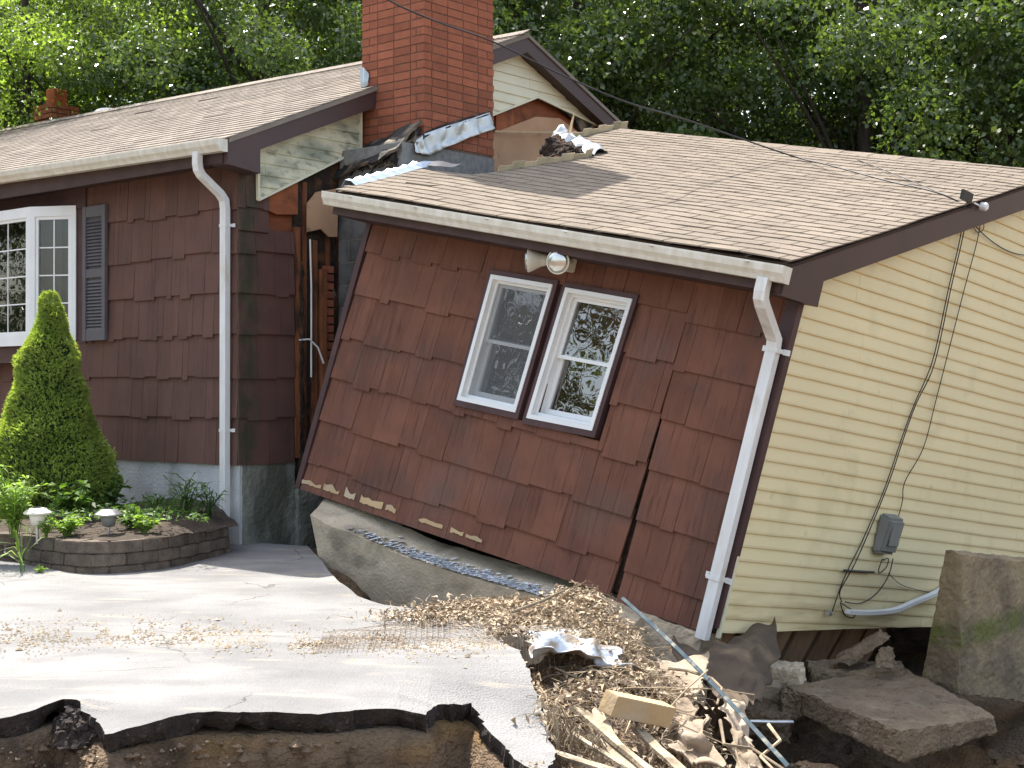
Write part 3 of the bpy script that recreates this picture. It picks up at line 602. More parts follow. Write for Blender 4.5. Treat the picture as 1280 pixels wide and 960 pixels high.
# bay window
bay = MB(); B0, B1 = V((-2.352, -.03, 0)), V((-2.78, -.25, 0)); B2 = V((-4.3, -.25, 0)); B3 = V((-4.7, -.03, 0)); zb, zt = 1.76, 2.98
bw = bpy.data.objects.new('bay_window', None); col.objects.link(bw); bw.parent = house
def bpan(A, B, cols, rows_, curtain):
    w_ = (B - A).length; nrm = V(((B - A).y, -(B - A).x, 0)).normalized(); dz = .06 / 3.4
    Q = lambda u, v, n=0: V((A.x + (B.x - A.x) * u / w_, A.y + (B.y - A.y) * u / w_, zb + v)) + nrm * n
    m = MB(); H = zt - zb; ring(m, Q, 0, w_, 0, H, .055, -.05, .0); ring(m, Q, .055, w_ - .055, .055, H - .055, .03, -.045, -.012); m.build('window_frame', m_vinyl, bw)
    m = MB(); a, b, c, d = .085, w_ - .085, .085, H - .085
    for k in range(1, cols): u = a + (b - a) * k / cols; qbox(m, Q, u - .006, u + .006, c, d, -.034, -.026)
    for k in range(1, rows_): v = c + (d - c) * k / rows_; qbox(m, Q, a, b, v - .006, v + .006, -.0345, -.0255)
    m.build('muntin_grid', m_vinyl, bw)
    m = MB(); m.add([Q(a, c, -.03), Q(b, c, -.03), Q(b, d, -.03), Q(a, d, -.03)], [(0, 1, 2, 3)], .5); m.build('pane', gl_dark, bw)
bpan(B1, B0, 2, 4, True); bpan(B2, B1, 4, 4, False); bpan(B3, B2, 2, 4, True)
mb = MB(); mb.prism([B0, B1, B2, B3], (0, 0, -.05), .5); mb.v = [v + V((0, 0, zb)) for v in mb.v]; mb.build('window_board', m_vinyl, bw); mb = MB(); k = 0; mb.prism([B0, B1, B2, B3], (0, 0, .04), .5)
for i in range(k, len(mb.v)): mb.v[i] += V((0, 0, zt))
mb.build('window_board', m_vinyl, bw)
mb = MB(); mb.prism([V((B0.x - .02, -.0, 1.55)), V((B1.x, -.19, 1.55)), V((B2.x, -.19, 1.55)), V((B3.x, 0, 1.55))], (0, 0, .155), .5); mb.build('window_skirt', m_trim, bw)
mb = MB(); mb.box(-4.6, -2.42, -.0295, -.016, 1.77, 2.97, .5); mb.build('dark_room_panel', m_dark, bw)  # near-black panel stands in for the unlit room behind the panes
mb = MB(); pr = []
for k in range(26): pr.append((-2.52 - k * .012, -.07 - .012 * math.sin(k * 1.6)))
mb.grid([[(x, y, 1.8) for x, y in pr], [(x, y, 2.95) for x, y in pr]], .5); mb.build('curtain', m_curtain, bw)
# shutter
sh = [on(MH, EY, -.05, *p) for p in ((132, 258), (104, 260), (130, 424), (103, 427))]; x1, x0 = sh[0].x, sh[1].x; z0, z1 = 1.745, 2.985
mb = MB(); mb.box(x0, x0 + .05, -.062, -.03, z0, z1); mb.box(x1 - .05, x1, -.062, -.03, z0, z1)
for a, b in ((z0, z0 + .1), (z1 - .1, z1), ((z0 + z1) / 2 - .04, (z0 + z1) / 2 + .04)): mb.box(x0 + .05, x1 - .05, -.058, -.03, a, b)
shu = mb.build('shutter', m_shutter, house)
mb = MB(); z = z0 + .1
while z < z1 - .12:
    if abs(z + .015 - (z0 + z1) / 2) > .055: mb.hexa([(x0 + .05, -.056, z), (x1 - .05, -.056, z), (x1 - .05, -.05, z - .002), (x0 + .05, -.05, z - .002), (x0 + .05, -.036, z + .026), (x1 - .05, -.036, z + .026), (x1 - .05, -.032, z + .022), (x0 + .05, -.032, z + .022)], .5)
    z += .031
mb.box(x0 + .05, x1 - .05, -.0315, -.03, z0 + .1, z1 - .1, .2); mb.build('louver', m_shutter, shu)
# big brick chimney on a concrete block base
CW, CY0, CY1, CT = .775, 1.41, 2.345, 6.62
mb = MB(); mb.box(.006, CW - .006, CY0 + .006, CY1 - .006, 3.42, CT, .5); ch = mb.build('chimney', m_mortar, house)
mb = MB(); k = 0; z = 3.45
while z < CT: brick_ring(mb, 0, CW, CY0, CY1, z, .0635, .195, .0095, .09, k); z += .0735; k += 1
mb.build('brickwork', m_brick, ch)
mb = MB(); mb.box(.006, .79, 1.126, 2.334, -.6, 3.42, .5); cb = mb.build('chimney_base', m_cmu_mortar, house)
mb = MB(); k = 0; z = -.6
while z < 3.2: brick_ring(mb, -.0, .796, 1.12, 2.34, z, .192, .39, .009, .15, k); z += .2015; k += 1
mb.build('blockwork', m_cmu, cb)
# shoulder cap: burnt tar paper slab over the base in front of the bricks
mb = MB(); gr = []
for i in range(13):
    u = i / 12; rr = []
    for j in range(9):
        v = j / 8; p = V((-.08 + .86 * u, 1.06 + .32 * v, 3.16 + .18 * u + .30 * v)); p += V((0, nz(p, 5) * .012, nz(p, 7) * .04 + nz(p, 18) * .02)); p.y = min(p.y, 1.375); rr.append(p)
    gr.append(rr)
mb.grid(gr, .5); mb.build('shoulder_cap', m_tar, cb, solid=.025)
rough_block('rubble', m_tar, [(.0, 1.1, 3.2), (.76, 1.1, 3.2), (.76, 1.4, 3.2), (.0, 1.4, 3.2), (.05, 1.15, 3.28), (.76, 1.15, 3.42), (.76, 1.4, 3.58), (.05, 1.4, 3.45)], (12, 6, 4), .04, cb)
# wavy flashing on the right flank of the chimney
def sheet(tops, bots, M, n, c, amp, nu=30, nv=5, freq=9, out=None):
    out = V(out or n)
    def smp(pl, t):
        q = t * (len(pl) - 1); i = min(int(q), len(pl) - 2); return V((*pl[i], 0)).lerp(V((*pl[i + 1], 0)), q - i)
    gr = []
    for i in range(nu + 1):
        t = i / nu; a, b = smp(tops, t), smp(bots, t); rr = []
        for j in range(nv + 1):
            q = a.lerp(b, j / nv); p = on(M, n, c, q.x, q.y); p = p + out * (amp * (nz(p, freq) + .6 * math.sin(i * 1.1 + nz(p, 3) * 4)) + (amp * 1.2 if j == nv else 0)); rr.append(p)
        gr.append(rr)
    return gr
mb = MB(); mb.grid(sheet([(517, 180), (528, 168), (555, 158), (585, 149), (613, 140)], [(518, 191), (535, 194), (556, 184), (585, 172), (616, 161)], MH, EX, CW + .035, .02), .6)
mb.build('flashing', m_metal, ch, smooth=True, solid=.003)
mb = MB(); mb.grid(sheet([(516, 176), (528, 166), (555, 155), (585, 146), (613, 138)], [(518, 182), (530, 171), (556, 160), (585, 151), (613, 142)], MH, EX, CW + .02, .012), .4); mb.build('tar_seal', m_tar, ch, solid=.012)
mb = MB(); mb.grid(sheet([(450, 84), (455, 84), (460, 92)], [(450, 110), (455, 108), (459, 104)], MH, EY, 1.385, .01, 8, 4), .6); mb.build('flashing_patch', m_bluemetal, ch, solid=.004)
# far flue chimney and roof vent
q = on(MH, EY, 4.1, 70, 136); x, z = q.x, q.z
mb = MB(); mb.box(x - .19, x + .19, 3.91, 4.29, z - 1.0, z + .02, .5); fc = mb.build('small_chimney', m_mortar, house); mb = MB(); k = 0; zz = z - .75
while zz < z - .02: e_ = .03 if zz > z - .2 else 0; brick_ring(mb, x - .2 - e_, x + .2 + e_, 3.9 - e_, 4.3 + e_, zz, .06, .2, .01, .09, k); zz += .072; k += 1
mb.build('brickwork', m_brick, fc); mb = MB(); mb.lathe((x, 4.1, z + .0), (0, 0, 1), [(.15, 0), (.15, .27), (.135, .28), (.11, .28), (.11, .1)], 4); mb.build('flue', m_terra, fc)
q = on(MH, EY, 3.9, 134, 140); mb = MB(); mb.lathe((q.x, 3.9, q.z - .25), (0, 0, 1), [(.1, 0), (.1, .2), (.19, .2), (.2, .235), (.16, .27), (.08, .3)], 16); mb.build('roof_vent', m_vinyl, house, smooth=False)

# ================================================================== THE SUNKEN ADDITION
add_ = empty('tilted_addition', MA, 'brown shingled addition torn loose and tilted, sunk to the right, with yellow vinyl end wall', 'building')
wp = lambda a, b: on(MA, EY, 0, a, b)
wA, wB, wC, wD = wp(375, 607), wp(893, 783), wp(1001, 362), wp(467, 268)
Wq = AL; Hq = 2.2; Qw = bil(wA, wB, wC, wD, Wq, Hq)
def inv(p):                                                       # wall (u, v) of a point on the wall plane
    u, v = p.x, p.z
    for _ in range(8):
        q = Qw(u, v); u += p.x - q.x; v += p.z - q.z
    return u, v
wa = [inv(wp(*p)) for p in ((571, 507), (652, 525), (703, 352), (617, 338))]; wb_ = [inv(wp(*p)) for p in ((657, 530), (748, 548), (803, 370), (710, 354))]
h0_, h1_ = min(wa[0][0], wa[3][0]) + .02, max(wb_[1][0], wb_[2][0]) - .02; k0_, k1_ = min(wa[0][1], wb_[0][1]) + .02, max(wa[3][1], wb_[2][1]) - .03
cr0, cr1 = inv(wp(765, 740))[0], inv(wp(853, 445))[0]; crk = (cr0 + cr1) / 2
mb = MB(); rows = [-.02, .21, .55, .895, 1.24, 1.58, 1.92, 2.32]
shakes(mb, Qw, .04, Wq - .06, rows, holes=[(h0_, h1_, k0_, k1_)], joints=[crk], gap=(crk, .03, 1.8), shift=(crk, -.035), wmin=.13, wmax=.34)
mb.build('front_shingle_wall', m_shake, add_)
mb = MB(); qbox(mb, Qw, -.02, .035, -.02, 2.25, -.02, .035); mb.build('corner_board', m_trim, add_); mb = MB(); qbox(mb, Qw, Wq - .058, Wq + .04, -.0, 2.25, -.02, .04); mb.build('corner_board', m_trim, add_)
mb = MB(); qbox(mb, Qw, -.03, -.021, .0, 2.2, -.03, .02); mb.build('raw_edge_board', m_stud, add_)
mb = MB()                                                        # sheathing with the window opening
for (a, b, c, d) in ((0, h0_, .0, 2.3), (h1_, crk - .035, .0, 2.3), (crk + .035, Wq, .0, 2.3), (h0_, h1_, .0, k0_), (h0_, h1_, k1_, 2.3)): qbox(mb, Qw, a, b, c, d, -.03, -.004)
mb.build('wall_sheathing', m_sheath, add_)
mb = MB(); qbox(mb, Qw, crk - .05, crk + .06, .0, 1.2, -.06, -.03); mb.build('exposed_stud', m_rot_shade, add_)  # near-black colour stands in for the shade inside the open crack
# bare wood where the paint peeled off the lowest course
mb = MB(); u = .04
while u < 2.3:
    w_ = U(.1, .26); hgt = .09 * (1 - u / 3.2) * U(.5, 1.2); n = 12
    if rnd() < .85:
        base = .02 + .03 * u * .3 + U(0, .015); pt = [Qw(u + w_ * i / n, base + .012 * nz((u + w_ * i / n, 0, 0), 30), .0305) for i in range(n + 1)] + [Qw(u + w_ * i / n, base + hgt * (.6 + .5 * nz((u + w_ * i / n, 5, 0), 12)), .0295) for i in range(n, -1, -1)]
        mb = MB(); mb.add(pt, [list(range(len(pt)))], U(.3, 1)); mb.build('bare_wood_patch', m_lumber, add_)
    u += w_ + U(.01, .1)
# windows
def dh_window(c4, screen):
    A, B, C, D = [wp(*p) for p in c4]; w_, h_ = .67, 1.03; Q = bil(A, B, C, D, w_, h_)
    win = bpy.data.objects.new('window', None); col.objects.link(win); win.parent = add_; 
    m = MB(); ring(m, Q, 0, w_, 0, h_, .038, -.02, .048, .05); m.build('outer_casing', m_trim, win)
    m = MB(); ring(m, Q, .034, w_ - .034, .045, h_ - .034, .032, -.06, .056); ring(m, Q, .066, w_ - .066, .077, h_ - .066, .022, -.1, .012); m.build('window_frame', m_vinyl, win)
    a, b, c, d = .088, w_ - .088, .1, h_ - .088; mid = (c + d) / 2 + .0
    m = MB(); ring(m, Q, a, b, mid - .018, d, .026, -.045, -.015); m2 = MB(); ring(m2, Q, a, b, c, mid + .018, .036, -.085, -.05)
    m.build('upper_sash', m_vinyl, win); m2.build('lower_sash', m_vinyl, win)
    for (p, q, r, s, n) in ((a + .026, b - .026, mid + .008, d - .026, -.03), (a + .036, b - .036, c + .036, mid - .018, -.068)):
        m = MB(); m.add([Q(p, r, n), Q(q, r, n), Q(q, s, n), Q(p, s, n)], [(0, 1, 2, 3)], .5); m.build('pane', gl, win)
    if screen:
        m = MB(); m.add([Q(a, c, .004), Q(b, c, .004), Q(b, d, .004), Q(a, d, .004)], [(0, 1, 2, 3)], .5); m.build('insect_screen', scr, win)
scr = bpy.data.materials.new('screen_mesh'); scr.use_nodes = True; _t = scr.node_tree; _b = _t.nodes['Principled BSDF']; _b.inputs['Base Color'].default_value = (.16, .17, .18, 1); _b.inputs['Roughness'].default_value = .7; _b.inputs['Alpha'].default_value = .42
dh_window(((571, 507), (652, 525), (703, 352), (617, 338)), True)
dh_window(((657, 530), (748, 548), (803, 370), (710, 354)), False)
mb = MB(); a_, b_ = inv(wp(652, 525)), inv(wp(710, 354)); qbox(mb, Qw, a_[0] - .03, inv(wp(657, 530))[0] + .1, k0_, k1_ + .0, -.004, .004); mb.build('mullion_board', m_trim, add_)
# roof
def ra(x, y, n=0): return V((x, y, AZ + AS * (y + .35) + n))
def rbk(x, y, n=0): return V((x, y, AZ + AS * (2 * AW - y + .35) + n))
XR = AL + .13
edge = [(-.4, .0), (.3, -.13), (.62, -.22), (.66, -.1), (.70, .45), (.86, .53), (1.3, .58), (1.78, .65), (1.95, .55), (2.05, .0), (2.30, -.17), (3.6, -.36)]
def xl(y):
    for (a, b), (c, d) in zip(edge, edge[1:]):
        if y <= c: return b + (d - b) * max(0, (y - a)) / (c - a)
    return edge[-1][1]
bnd = [(xl(y), y) for y in [-.35, -.1, .3, .62, .66, .70, .86, 1.3, 1.78, 1.95, 2.05, 2.3, 2.8, AW]]
mb = MB()
for (a, ya), (b, yb) in zip(bnd, bnd[1:]): mb.hexa([ra(a, ya, -.03), ra(XR, ya, -.03), ra(XR, yb, -.03), ra(b, yb, -.03), ra(a, ya, -.008), ra(XR, ya, -.008), ra(XR, yb, -.008), ra(b, yb, -.008)], .5)
mb.hexa([rbk(-.3, AW + .0005, -.03), rbk(XR, AW + .0005, -.03), rbk(XR, 2 * AW + .35, -.03), rbk(-.3, 2 * AW + .35, -.03), rbk(-.3, AW + .0005, -.006), rbk(XR, AW + .0005, -.006), rbk(XR, 2 * AW + .35, -.006), rbk(-.3, 2 * AW + .35, -.006)], .5)
roof2 = mb.build('roof', m_sheath, add_)
cs2 = math.cos(math.atan(AS)); bulge = lambda x, y: .018 + .016 * nz((x, y, 0), .9) + .006 * nz((x, y, 4), 3)
mb = MB(); roof_tabs(mb, lambda x, r, n: ra(x, -.385 + r * cs2, n - .006 + bulge(x, -.385 + r * cs2)), 0, (AW + .385) / cs2, lambda r: xl(-.385 + r * cs2) - .02, lambda r: XR + .015, e=.118, tw=.29, th=.004)
mb.build('roof_shingles', m_roof, roof2)
mb = MB(); x = -.34
while x < XR: e_ = min(x + .3, XR + .015); mb.hexa([ra(x, AW - .14, .004), ra(e_, AW - .14, .004), ra(e_, AW, .012), ra(x, AW, .012), ra(x, AW - .14, .016), ra(e_, AW - .14, .02), ra(e_, AW, .028), ra(x, AW, .024)]); x += .285
mb.build('ridge_cap', m_roof, roof2)
mb = MB(); gutter(mb, (-.02, -.385, AZ - .035), (XR + .03, -.385, AZ - .035), (0, -1, 0), (0, 0, 1)); 
gut = mb.build('gutter', m_gutter, add_)
mb = MB()
for k in range(6): mb = MB(); x = .3 + k * .72; mb.box(x, x + .03, -.51, -.39, AZ - .05, AZ - .045); mb.build('gutter_hanger', m_metal, gut)
mb = MB(); mb.box(.02, XR - .02, -.38, -.36, AZ - .19, AZ - .03, .5); mb.box(.02, XR - .02, -.36, -.0, AZ - .19, AZ - .175, .5); mb.build('soffit', m_soffit, add_)
mb = MB(); rake(mb, ra, XR - .035, XR - .005, -.36, AW, -.03, -.20); rake(mb, rbk, XR - .035, XR - .005, AW, 2 * AW + .3, -.03, -.20)
mb.add([(AL - .0, -.37, AZ - .205), (XR - .003, -.37, AZ - .205), (XR - .003, .07, AZ - .205), (AL - .0, .07, AZ - .205), (AL - .0, -.37, AZ - .03), (XR - .003, -.37, AZ - .03), (XR - .003, .07, AZ + .12), (AL - .0, .07, AZ + .12)], [(0, 3, 2, 1), (4, 5, 6, 7), (0, 1, 5, 4), (1, 2, 6, 5), (2, 3, 7, 6), (3, 0, 4, 7)], .5)
for f, ya, yb in ((ra, .07, AW), (rbk, AW, 2 * AW + .3)): rake(mb, f, AL, XR - .036, ya, yb, -.185, -.2)
mb.build('rake_fascia', m_fascia, add_)
# blue-grey bent flashing along the torn left edge, and step flashing around the chimney notch
mb = MB(); gr = []
for i in range(25):
    t = i / 24; y = -.22 + 1.02 * t; x = xl(min(y, .6)) - .02; k = .014 * math.sin(i * 2.3) + .01 * (i % 4 == 0)
    gr.append([ra(x - .07, y, -.02 + k), ra(x - .045, y, .045 + k), ra(x + .02, y, .05 + k * .5), ra(x + .07, y + .02, .018)])
mb.grid(gr, .5); mb.build('edge_flashing', m_bluemetal, roof2, solid=.003)
mb = MB(); gr = []
for i in range(7): gr.append([ra(.0 + i * .045 - .2, .78 + i * .012, .05 + .01 * math.sin(i)), ra(-.2 + i * .045, .70 + .01 * i, .03)])
mb.grid(gr, .6); mb.add([ra(.38, .72, .02), ra(.58, .66, .02), ra(.62, .75, .03), ra(.42, .80, .03)], [(0, 1, 2, 3)], .9) if 0 else None; mb.build('loose_flashing', m_metal, roof2, solid=.003)
mb = MB(); y = .84; k = 0
while y < 1.95:
    x = xl(y) - .01; x2 = xl(y + .13) - .01; h = .075 + .02 * (k % 2); mb.hexa([ra(x, y, -.01), ra(x + .008, y, -.01), ra(x2 + .008, y + .135, -.01), ra(x2, y + .135, -.01), ra(x, y, h), ra(x + .008, y, h), ra(x2 + .008, y + .135, h - .01), ra(x2, y + .135, h - .01)]); y += .128; k += 1
mb.build('step_flashing', m_stepmetal, roof2); mb = MB(); y = 2.15
while y < 3.35:
    x = xl(y) - .01; x2 = xl(y + .13) - .01; h = .075 + .02 * (k % 2); mb.hexa([ra(x, y, -.01), ra(x + .008, y, -.01), ra(x2 + .008, y + .135, -.01), ra(x2, y + .135, -.01), ra(x, y, h), ra(x + .008, y, h), ra(x2 + .008, y + .135, h - .01), ra(x2, y + .135, h - .01)]); y += .128; k += 1
mb.build('step_flashing', m_stepmetal, roof2)
mb = MB(); gr = []                                                # crumpled felt and foil curled up at the tear
for i in range(15):
    t = i / 14; rr = []
    for j in range(11):
        s = j / 10; p = ra(.02 + .58 * t, 1.93 + .25 * s - .08 * t, .02 + .20 * math.sin(math.pi * min(1, s * 1.1)) * (1 - .75 * t) + .0); p += V((nz(p, 9) * .03, nz(p, 12) * .03, nz(p, 14) * .05)); rr.append(p)
    gr.append(rr)
mb.grid(gr, .5); mb.build('crumpled_foil', m_metal, roof2, solid=.004)
rough_block('charred_layers', m_rot_shade, [ra(.0, 1.84, -.02), ra(.55, 1.84, -.02), ra(.50, 2.12, -.02), ra(.0, 2.12, -.02), ra(.05, 1.86, .13), ra(.5, 1.86, .05), ra(.45, 2.08, .06), ra(.05, 2.08, .15)], (16, 8, 5), .03, roof2)
mb = MB(); mb.prism([ra(.12, 2.0, .1), ra(.20, 2.0, .1), ra(.17, 2.01, .36), ra(.14, 2.02, .22)], (0, .01, 0), .5); mb.build('wood_splinter', m_lumber, roof2)
mb = MB(); a, b = on(MA, (0, -AS, 1), AZ + .35 * AS + .05, 618, 166), on(MA, (0, -AS, 1), AZ + .35 * AS + .05, 752, 166); b = b.lerp(a, 0)
mb.bar(on(MH @ Matrix.Identity(4), EX, .10, 618, 164), on(MH, EX, .10, 762, 167), .02, .018, up=(1, 0, 0), tone=.5); o = mb.build('loose_batten', m_lumber, house)
# yellow gable end
Q1 = [on(MA, EX, AL, *p) for p in ((940, 640), (1280, 683), (1280, 468), (1003, 388))]
y0m = (Q1[0].y + Q1[3].y) / 2
def Qy(u, v, n=0):                                                # u = local y, v = height; courses fan slightly, as on the racked wall
    t = (v - .783) / (2.088 - .783); s = (u - .1) / 4.1
    zl = .783 + t * 1.305; zrr = .697 + t * (2.128 - .697)
    wv = .007 * nz((u, v, 0), 1.6) + .01 * nz((u, v * .5, 4), .8) * max(0, 1 - v)
    return V((AL + n + wv + .006, u, zl * (1 - s) + zrr * s + .006 * nz((u, round(v / .0933), 2), 1.3)))
top = on(MA, EX, AL, 1018, 364)
pl = [V((AL, .02, -.02)), V((AL, .02, ra(0, .02).z - .19)), V((AL, AW, ra(0, AW).z - .19)), V((AL, AW, -.1)), V((AL, 3.1, .03)), V((AL, 1.5, .06))]
pl = [V((AL, .015, .0)), V((AL, .015, ra(0, .015).z - .19)), V((AL, AW, ra(0, AW).z - .19)), V((AL, AW, .0))]
sid = siding(Qy, -.1, AW, -.3, 3.8, .0933).build('gable_siding', m_yellow, add_, clip=clip_poly(pl, EX))
pl = [V((AL, AW, .0)), V((AL, AW, ra(0, AW).z - .19)), V((AL, 2 * AW, ra(0, 0).z - .19)), V((AL, 2 * AW, 0))]
siding(Qy, AW, 2 * AW, -.3, 3.8, .0933).build('gable_siding', m_yellow, add_, clip=clip_poly(pl, EX))
mb = MB(); mb.box(AL, AL + .022, -.012, .018, -.03, AZ - .2, .5); z = lambda y: ra(0, y).z - .2
mb.bar((AL + .012, .07, z(.07)), (AL + .012, AW, z(AW)), .022, .02, up=(1, 0, 0), tone=.5); mb.build('corner_channel', m_cream, sid)
mb = MB(); mb.hexa([(AL - .03, 0, 0), (AL - .003, 0, 0), (AL - .003, 2 * AW, 0), (AL - .03, 2 * AW, 0), (AL - .03, 0, 2.25), (AL - .003, 0, 2.25), (AL - .003, 2 * AW, 2.25), (AL - .03, 2 * AW, 2.25)], .5)
mb.prism([(AL - .03, 0, 2.251), (AL - .03, AW, 2.251 + AW * AS), (AL - .03, 2 * AW, 2.251)], (.027, 0, 0), .5); mb.box(0, AL - .03, 2 * AW - .03, 2 * AW, 0, 2.25, .5); mb.build('end_sheathing', m_sheath, add_)
# floor frame
mb = MB(); mb.box(.0, AL - .035, .03, 2 * AW - .05, .02, .04, .3); mb.build('floor', m_sheath, add_)
for k in range(7):
    mb = MB(); y = .3 + k * .42; a, b = V((AL - .14 - .02 * k, y, .0)), V((AL - .34 - .02 * k, y - .12, -.95 + .03 * k)); mb.bar(a, b, .05, .19, up=(.3, 1, 0), tone=.5 + .08 * k); mb.build('joist_board', m_joist, add_)
mb = MB(); mb.box(AL - .3, AL - .15, .12, .38, -.13, -.0, .6); mb.build('broken_block', m_lumber, add_)
# remaining foundation stub under the right corner
rough_block('foundation_stub', m_conc, [(3.05, -.03, -.5), (3.93, -.03, -.5), (3.93, .2, -.5), (3.05, .2, -.5), (3.12, -.03, -.035), (3.93, -.03, -.035), (3.93, .2, -.035), (3.12, .2, -.035)], (14, 4, 10), .012, add_)
# downspout
mb = MB(); xd = on(MA, EY, -.44, 955, 352).x; R5 = [(-.038, -.028), (.038, -.028), (.038, .028), (-.038, .028)]
q0, q1 = on(MA, EY, -.09, 968, 430), on(MA, EY, -.09, 877, 798)
mb.sweep([(xd, -.44, AZ - .12), (xd, -.44, AZ - .20), (xd, -.43, AZ - .245), (xd, -.40, AZ - .28), (q0.x, -.15, AZ - .42), (q0.x, -.10, AZ - .46), (q0.x, -.09, AZ - .52), (q1.x, -.09, q1.z)], R5, (1, 0, 0))
ds2 = mb.build('downspout', m_white, add_)
for px, py in ((965, 437), (893, 722)):
    q = on(MA, EY, -.1, px, py); mb = MB(); mb.box(q.x - .05, q.x + .05, -.123, -.119, q.z - .014, q.z + .014, .5); mb.box(q.x + .046, q.x + .05, -.119, -.045, q.z - .014, q.z + .014, .5); mb.box(q.x + .05, q.x + .10, -.05, -.046, q.z - .018, q.z + .018, .5)
    mb.box(q.x - .1, q.x - .05, -.05, -.046, q.z - .018, q.z + .018, .5); mb.box(q.x - .05, q.x - .046, -.119, -.046, q.z - .014, q.z + .014, .5); mb.build('strap', m_white, ds2)
# flood light under the eave
fl = bpy.data.objects.new('flood_light', None); col.objects.link(fl); fl.parent = add_; q = on(MA, EY, -.13, 709, 326)
fl.location = q; fl.scale = (1.45, 1.45, 1.45)
mb = MB(); mb.box(-.035, .035, -.035, .035, -.05, .03, .5); mb.lathe((0, -.0, .03), (0, 0, 1), [(.05, 0), (.05, .03), (.035, .05)], 16); mb.build('mount', m_lamp, fl, bevel=.006)
mb = MB(); mb.box(-.05, .06, -.0, .125, .055, .10, .5); mb.build('mount_box', m_soffit, fl)
for dx, dirv in ((-.1, V((-.75, -.62, -.22))), (.085, V((.25, -.95, -.12)))):
    dirv.normalize(); o_ = V((dx * .45, -.02, -.005)); mb = MB()
    mb.lathe(o_, dirv, [(.018, 0), (.02, .045), (.028, .055), (.034, .08), (.056, .125), (.06, .14), (.056, .143)], 20); lh = mb.build('lamp_head', m_lamp, fl, smooth=False)
    mb = MB(); mb.lathe(o_ + dirv * .1435, dirv, [(.054, 0), (.045, .008), (.025, .014), (.004, .016)], 20); mb.build('lens', m_refl, lh, smooth=True)
# meter box, cables down the gable
q = on(MA, EX, AL + .07, 1112, 669); bx = MB()
y0, y1, z0, z1 = q.y - .135, q.y + .12, q.z - .15, q.z + .155
bx.hexa([(AL + .013, y0, z0), (AL + .10, y0 + .01, z0 + .02), (AL + .10, y1 - .01, z0 + .01), (AL + .013, y1, z0), (AL + .013, y0, z1), (AL + .12, y0 + .01, z1 - .03), (AL + .12, y1 - .01, z1 - .03), (AL + .013, y1, z1)], .5)
ub = bx.build('utility_box', m_box, add_, bevel=.02, smooth=False)
mb = MB(); mb.box(AL + .113, AL + .121, y0 + .05, y1 - .05, z0 + .08, z1 - .07, .5); mb.build('cover_panel', m_box, ub, bevel=.003)
def gp(*a, n=.04): return [on(MA, EX, AL + n, *p) for p in a]
def smooth_path(pts, k=6):
    out = []; n = len(pts)
    for i in range(n - 1):
        p0, p1, p2, p3 = pts[max(i - 1, 0)], pts[i], pts[i + 1], pts[min(i + 2, n - 1)]
        for j in range(k):
            t = j / k; out.append(.5 * ((2 * p1) + (p2 - p0) * t + (2 * p0 - 5 * p1 + 4 * p2 - p3) * t * t + (3 * p1 - p0 - 3 * p2 + p3) * t ** 3))
    return out + [pts[-1]]
for path, r in ((gp((1206, 262), (1200, 300), (1186, 360), (1166, 450), (1143, 505), (1127, 548), (1105, 612), (1078, 675), (1055, 722), (1040, 764)), .0042),
                (gp((1210, 262), (1203, 300), (1189, 360), (1168, 455), (1145, 505), (1128, 552), (1112, 600), (1090, 655), (1068, 705), (1050, 738), (1052, 752)), .0042),
                (gp((1228, 262), (1222, 300), (1206, 360), (1188, 430), (1170, 500), (1154, 560), (1131, 602), (1128, 625), (1123, 645)), .0036),
                (gp((1216, 265), (1213, 275), (1222, 290), (1230, 285), (1228, 268), (1222, 262)), .0036),
                (gp((1212, 268), (1222, 285), (1245, 305), (1270, 317), (1300, 320)), .0042),
                (gp((1103, 698), (1098, 712), (1100, 716), (1108, 708), (1110, 698), (1104, 700)), .0042),
                (gp((1116, 698), (1110, 720), (1095, 742), (1075, 754), (1056, 752)), .0042),
                (gp((1110, 716), (1125, 730), (1150, 738), (1175, 742)), .003),
                (gp((1050, 752), (1055, 768), (1066, 772), (1068, 765), (1058, 758), (1052, 754)), .0042),
                (gp((1055, 713), (1070, 714), (1092, 715)), .009)):
    mb = MB(); mb.tube(smooth_path(path), r, 6); mb.build('cable', m_wire, add_, smooth=True)
mb = MB(); q = on(MA, EX, AL + .05, 1036, 766); mb.lathe(q, (0, 1, 0), [(.02, -.02), (.025, 0), (.015, .03)], 8); mb.build('clamp', m_steel, add_)
mb = MB(); q = on(MA, (1, 0, 0), XR + .03, 1230, 258); mb.lathe(q, (1, 0, 0), [(.018, -.03), (.03, -.02), (.03, .02), (.02, .03)], 12); mb.bar(q + V((-.03, 0, 0)), q + V((-.02, -.25, .0)), .012, .012); mb.build('insulator', m_vinyl, add_)
mb = MB(); mb.box(XR - .003, XR + .02, q.y - .34, q.y - .18, q.z - .02, q.z + .05, .5); mb.build('cable_bracket', m_wire, add_)
mb = MB(); pth = smooth_path(gp((1056, 764), (1085, 765), (1115, 762), (1140, 752), (1168, 740), (1190, 725), n=.05)); mb.sweep(pth, [(-.003, -.012), (.035, -.012), (.035, .016), (-.003, .016)], (1, 0, 0)); mb.build('loose_trim_strip', m_vinyl, add_)

# ================================================================== HELPERS FOR LOOSE THINGS
def bridge(x, y, h):                                              # the net spans the hollow beside the driveway and carries the brush
    if y < 7.55 or x < -1.2 or x > .95: return h
    return max(h, -1.275 - .12 * max(0, x) - .7 * max(0, x - .5) - .5 * max(0, y - 8.75))
def surf(pts):                                                    # heights under a list of (x, y)
    X = np.array([p[0] for p in pts]); Y = np.array([p[1] for p in pts]); sd = sdist(X, Y)
    return np.where(sd < 0, drive_z(X, Y), ground_z(X, Y))

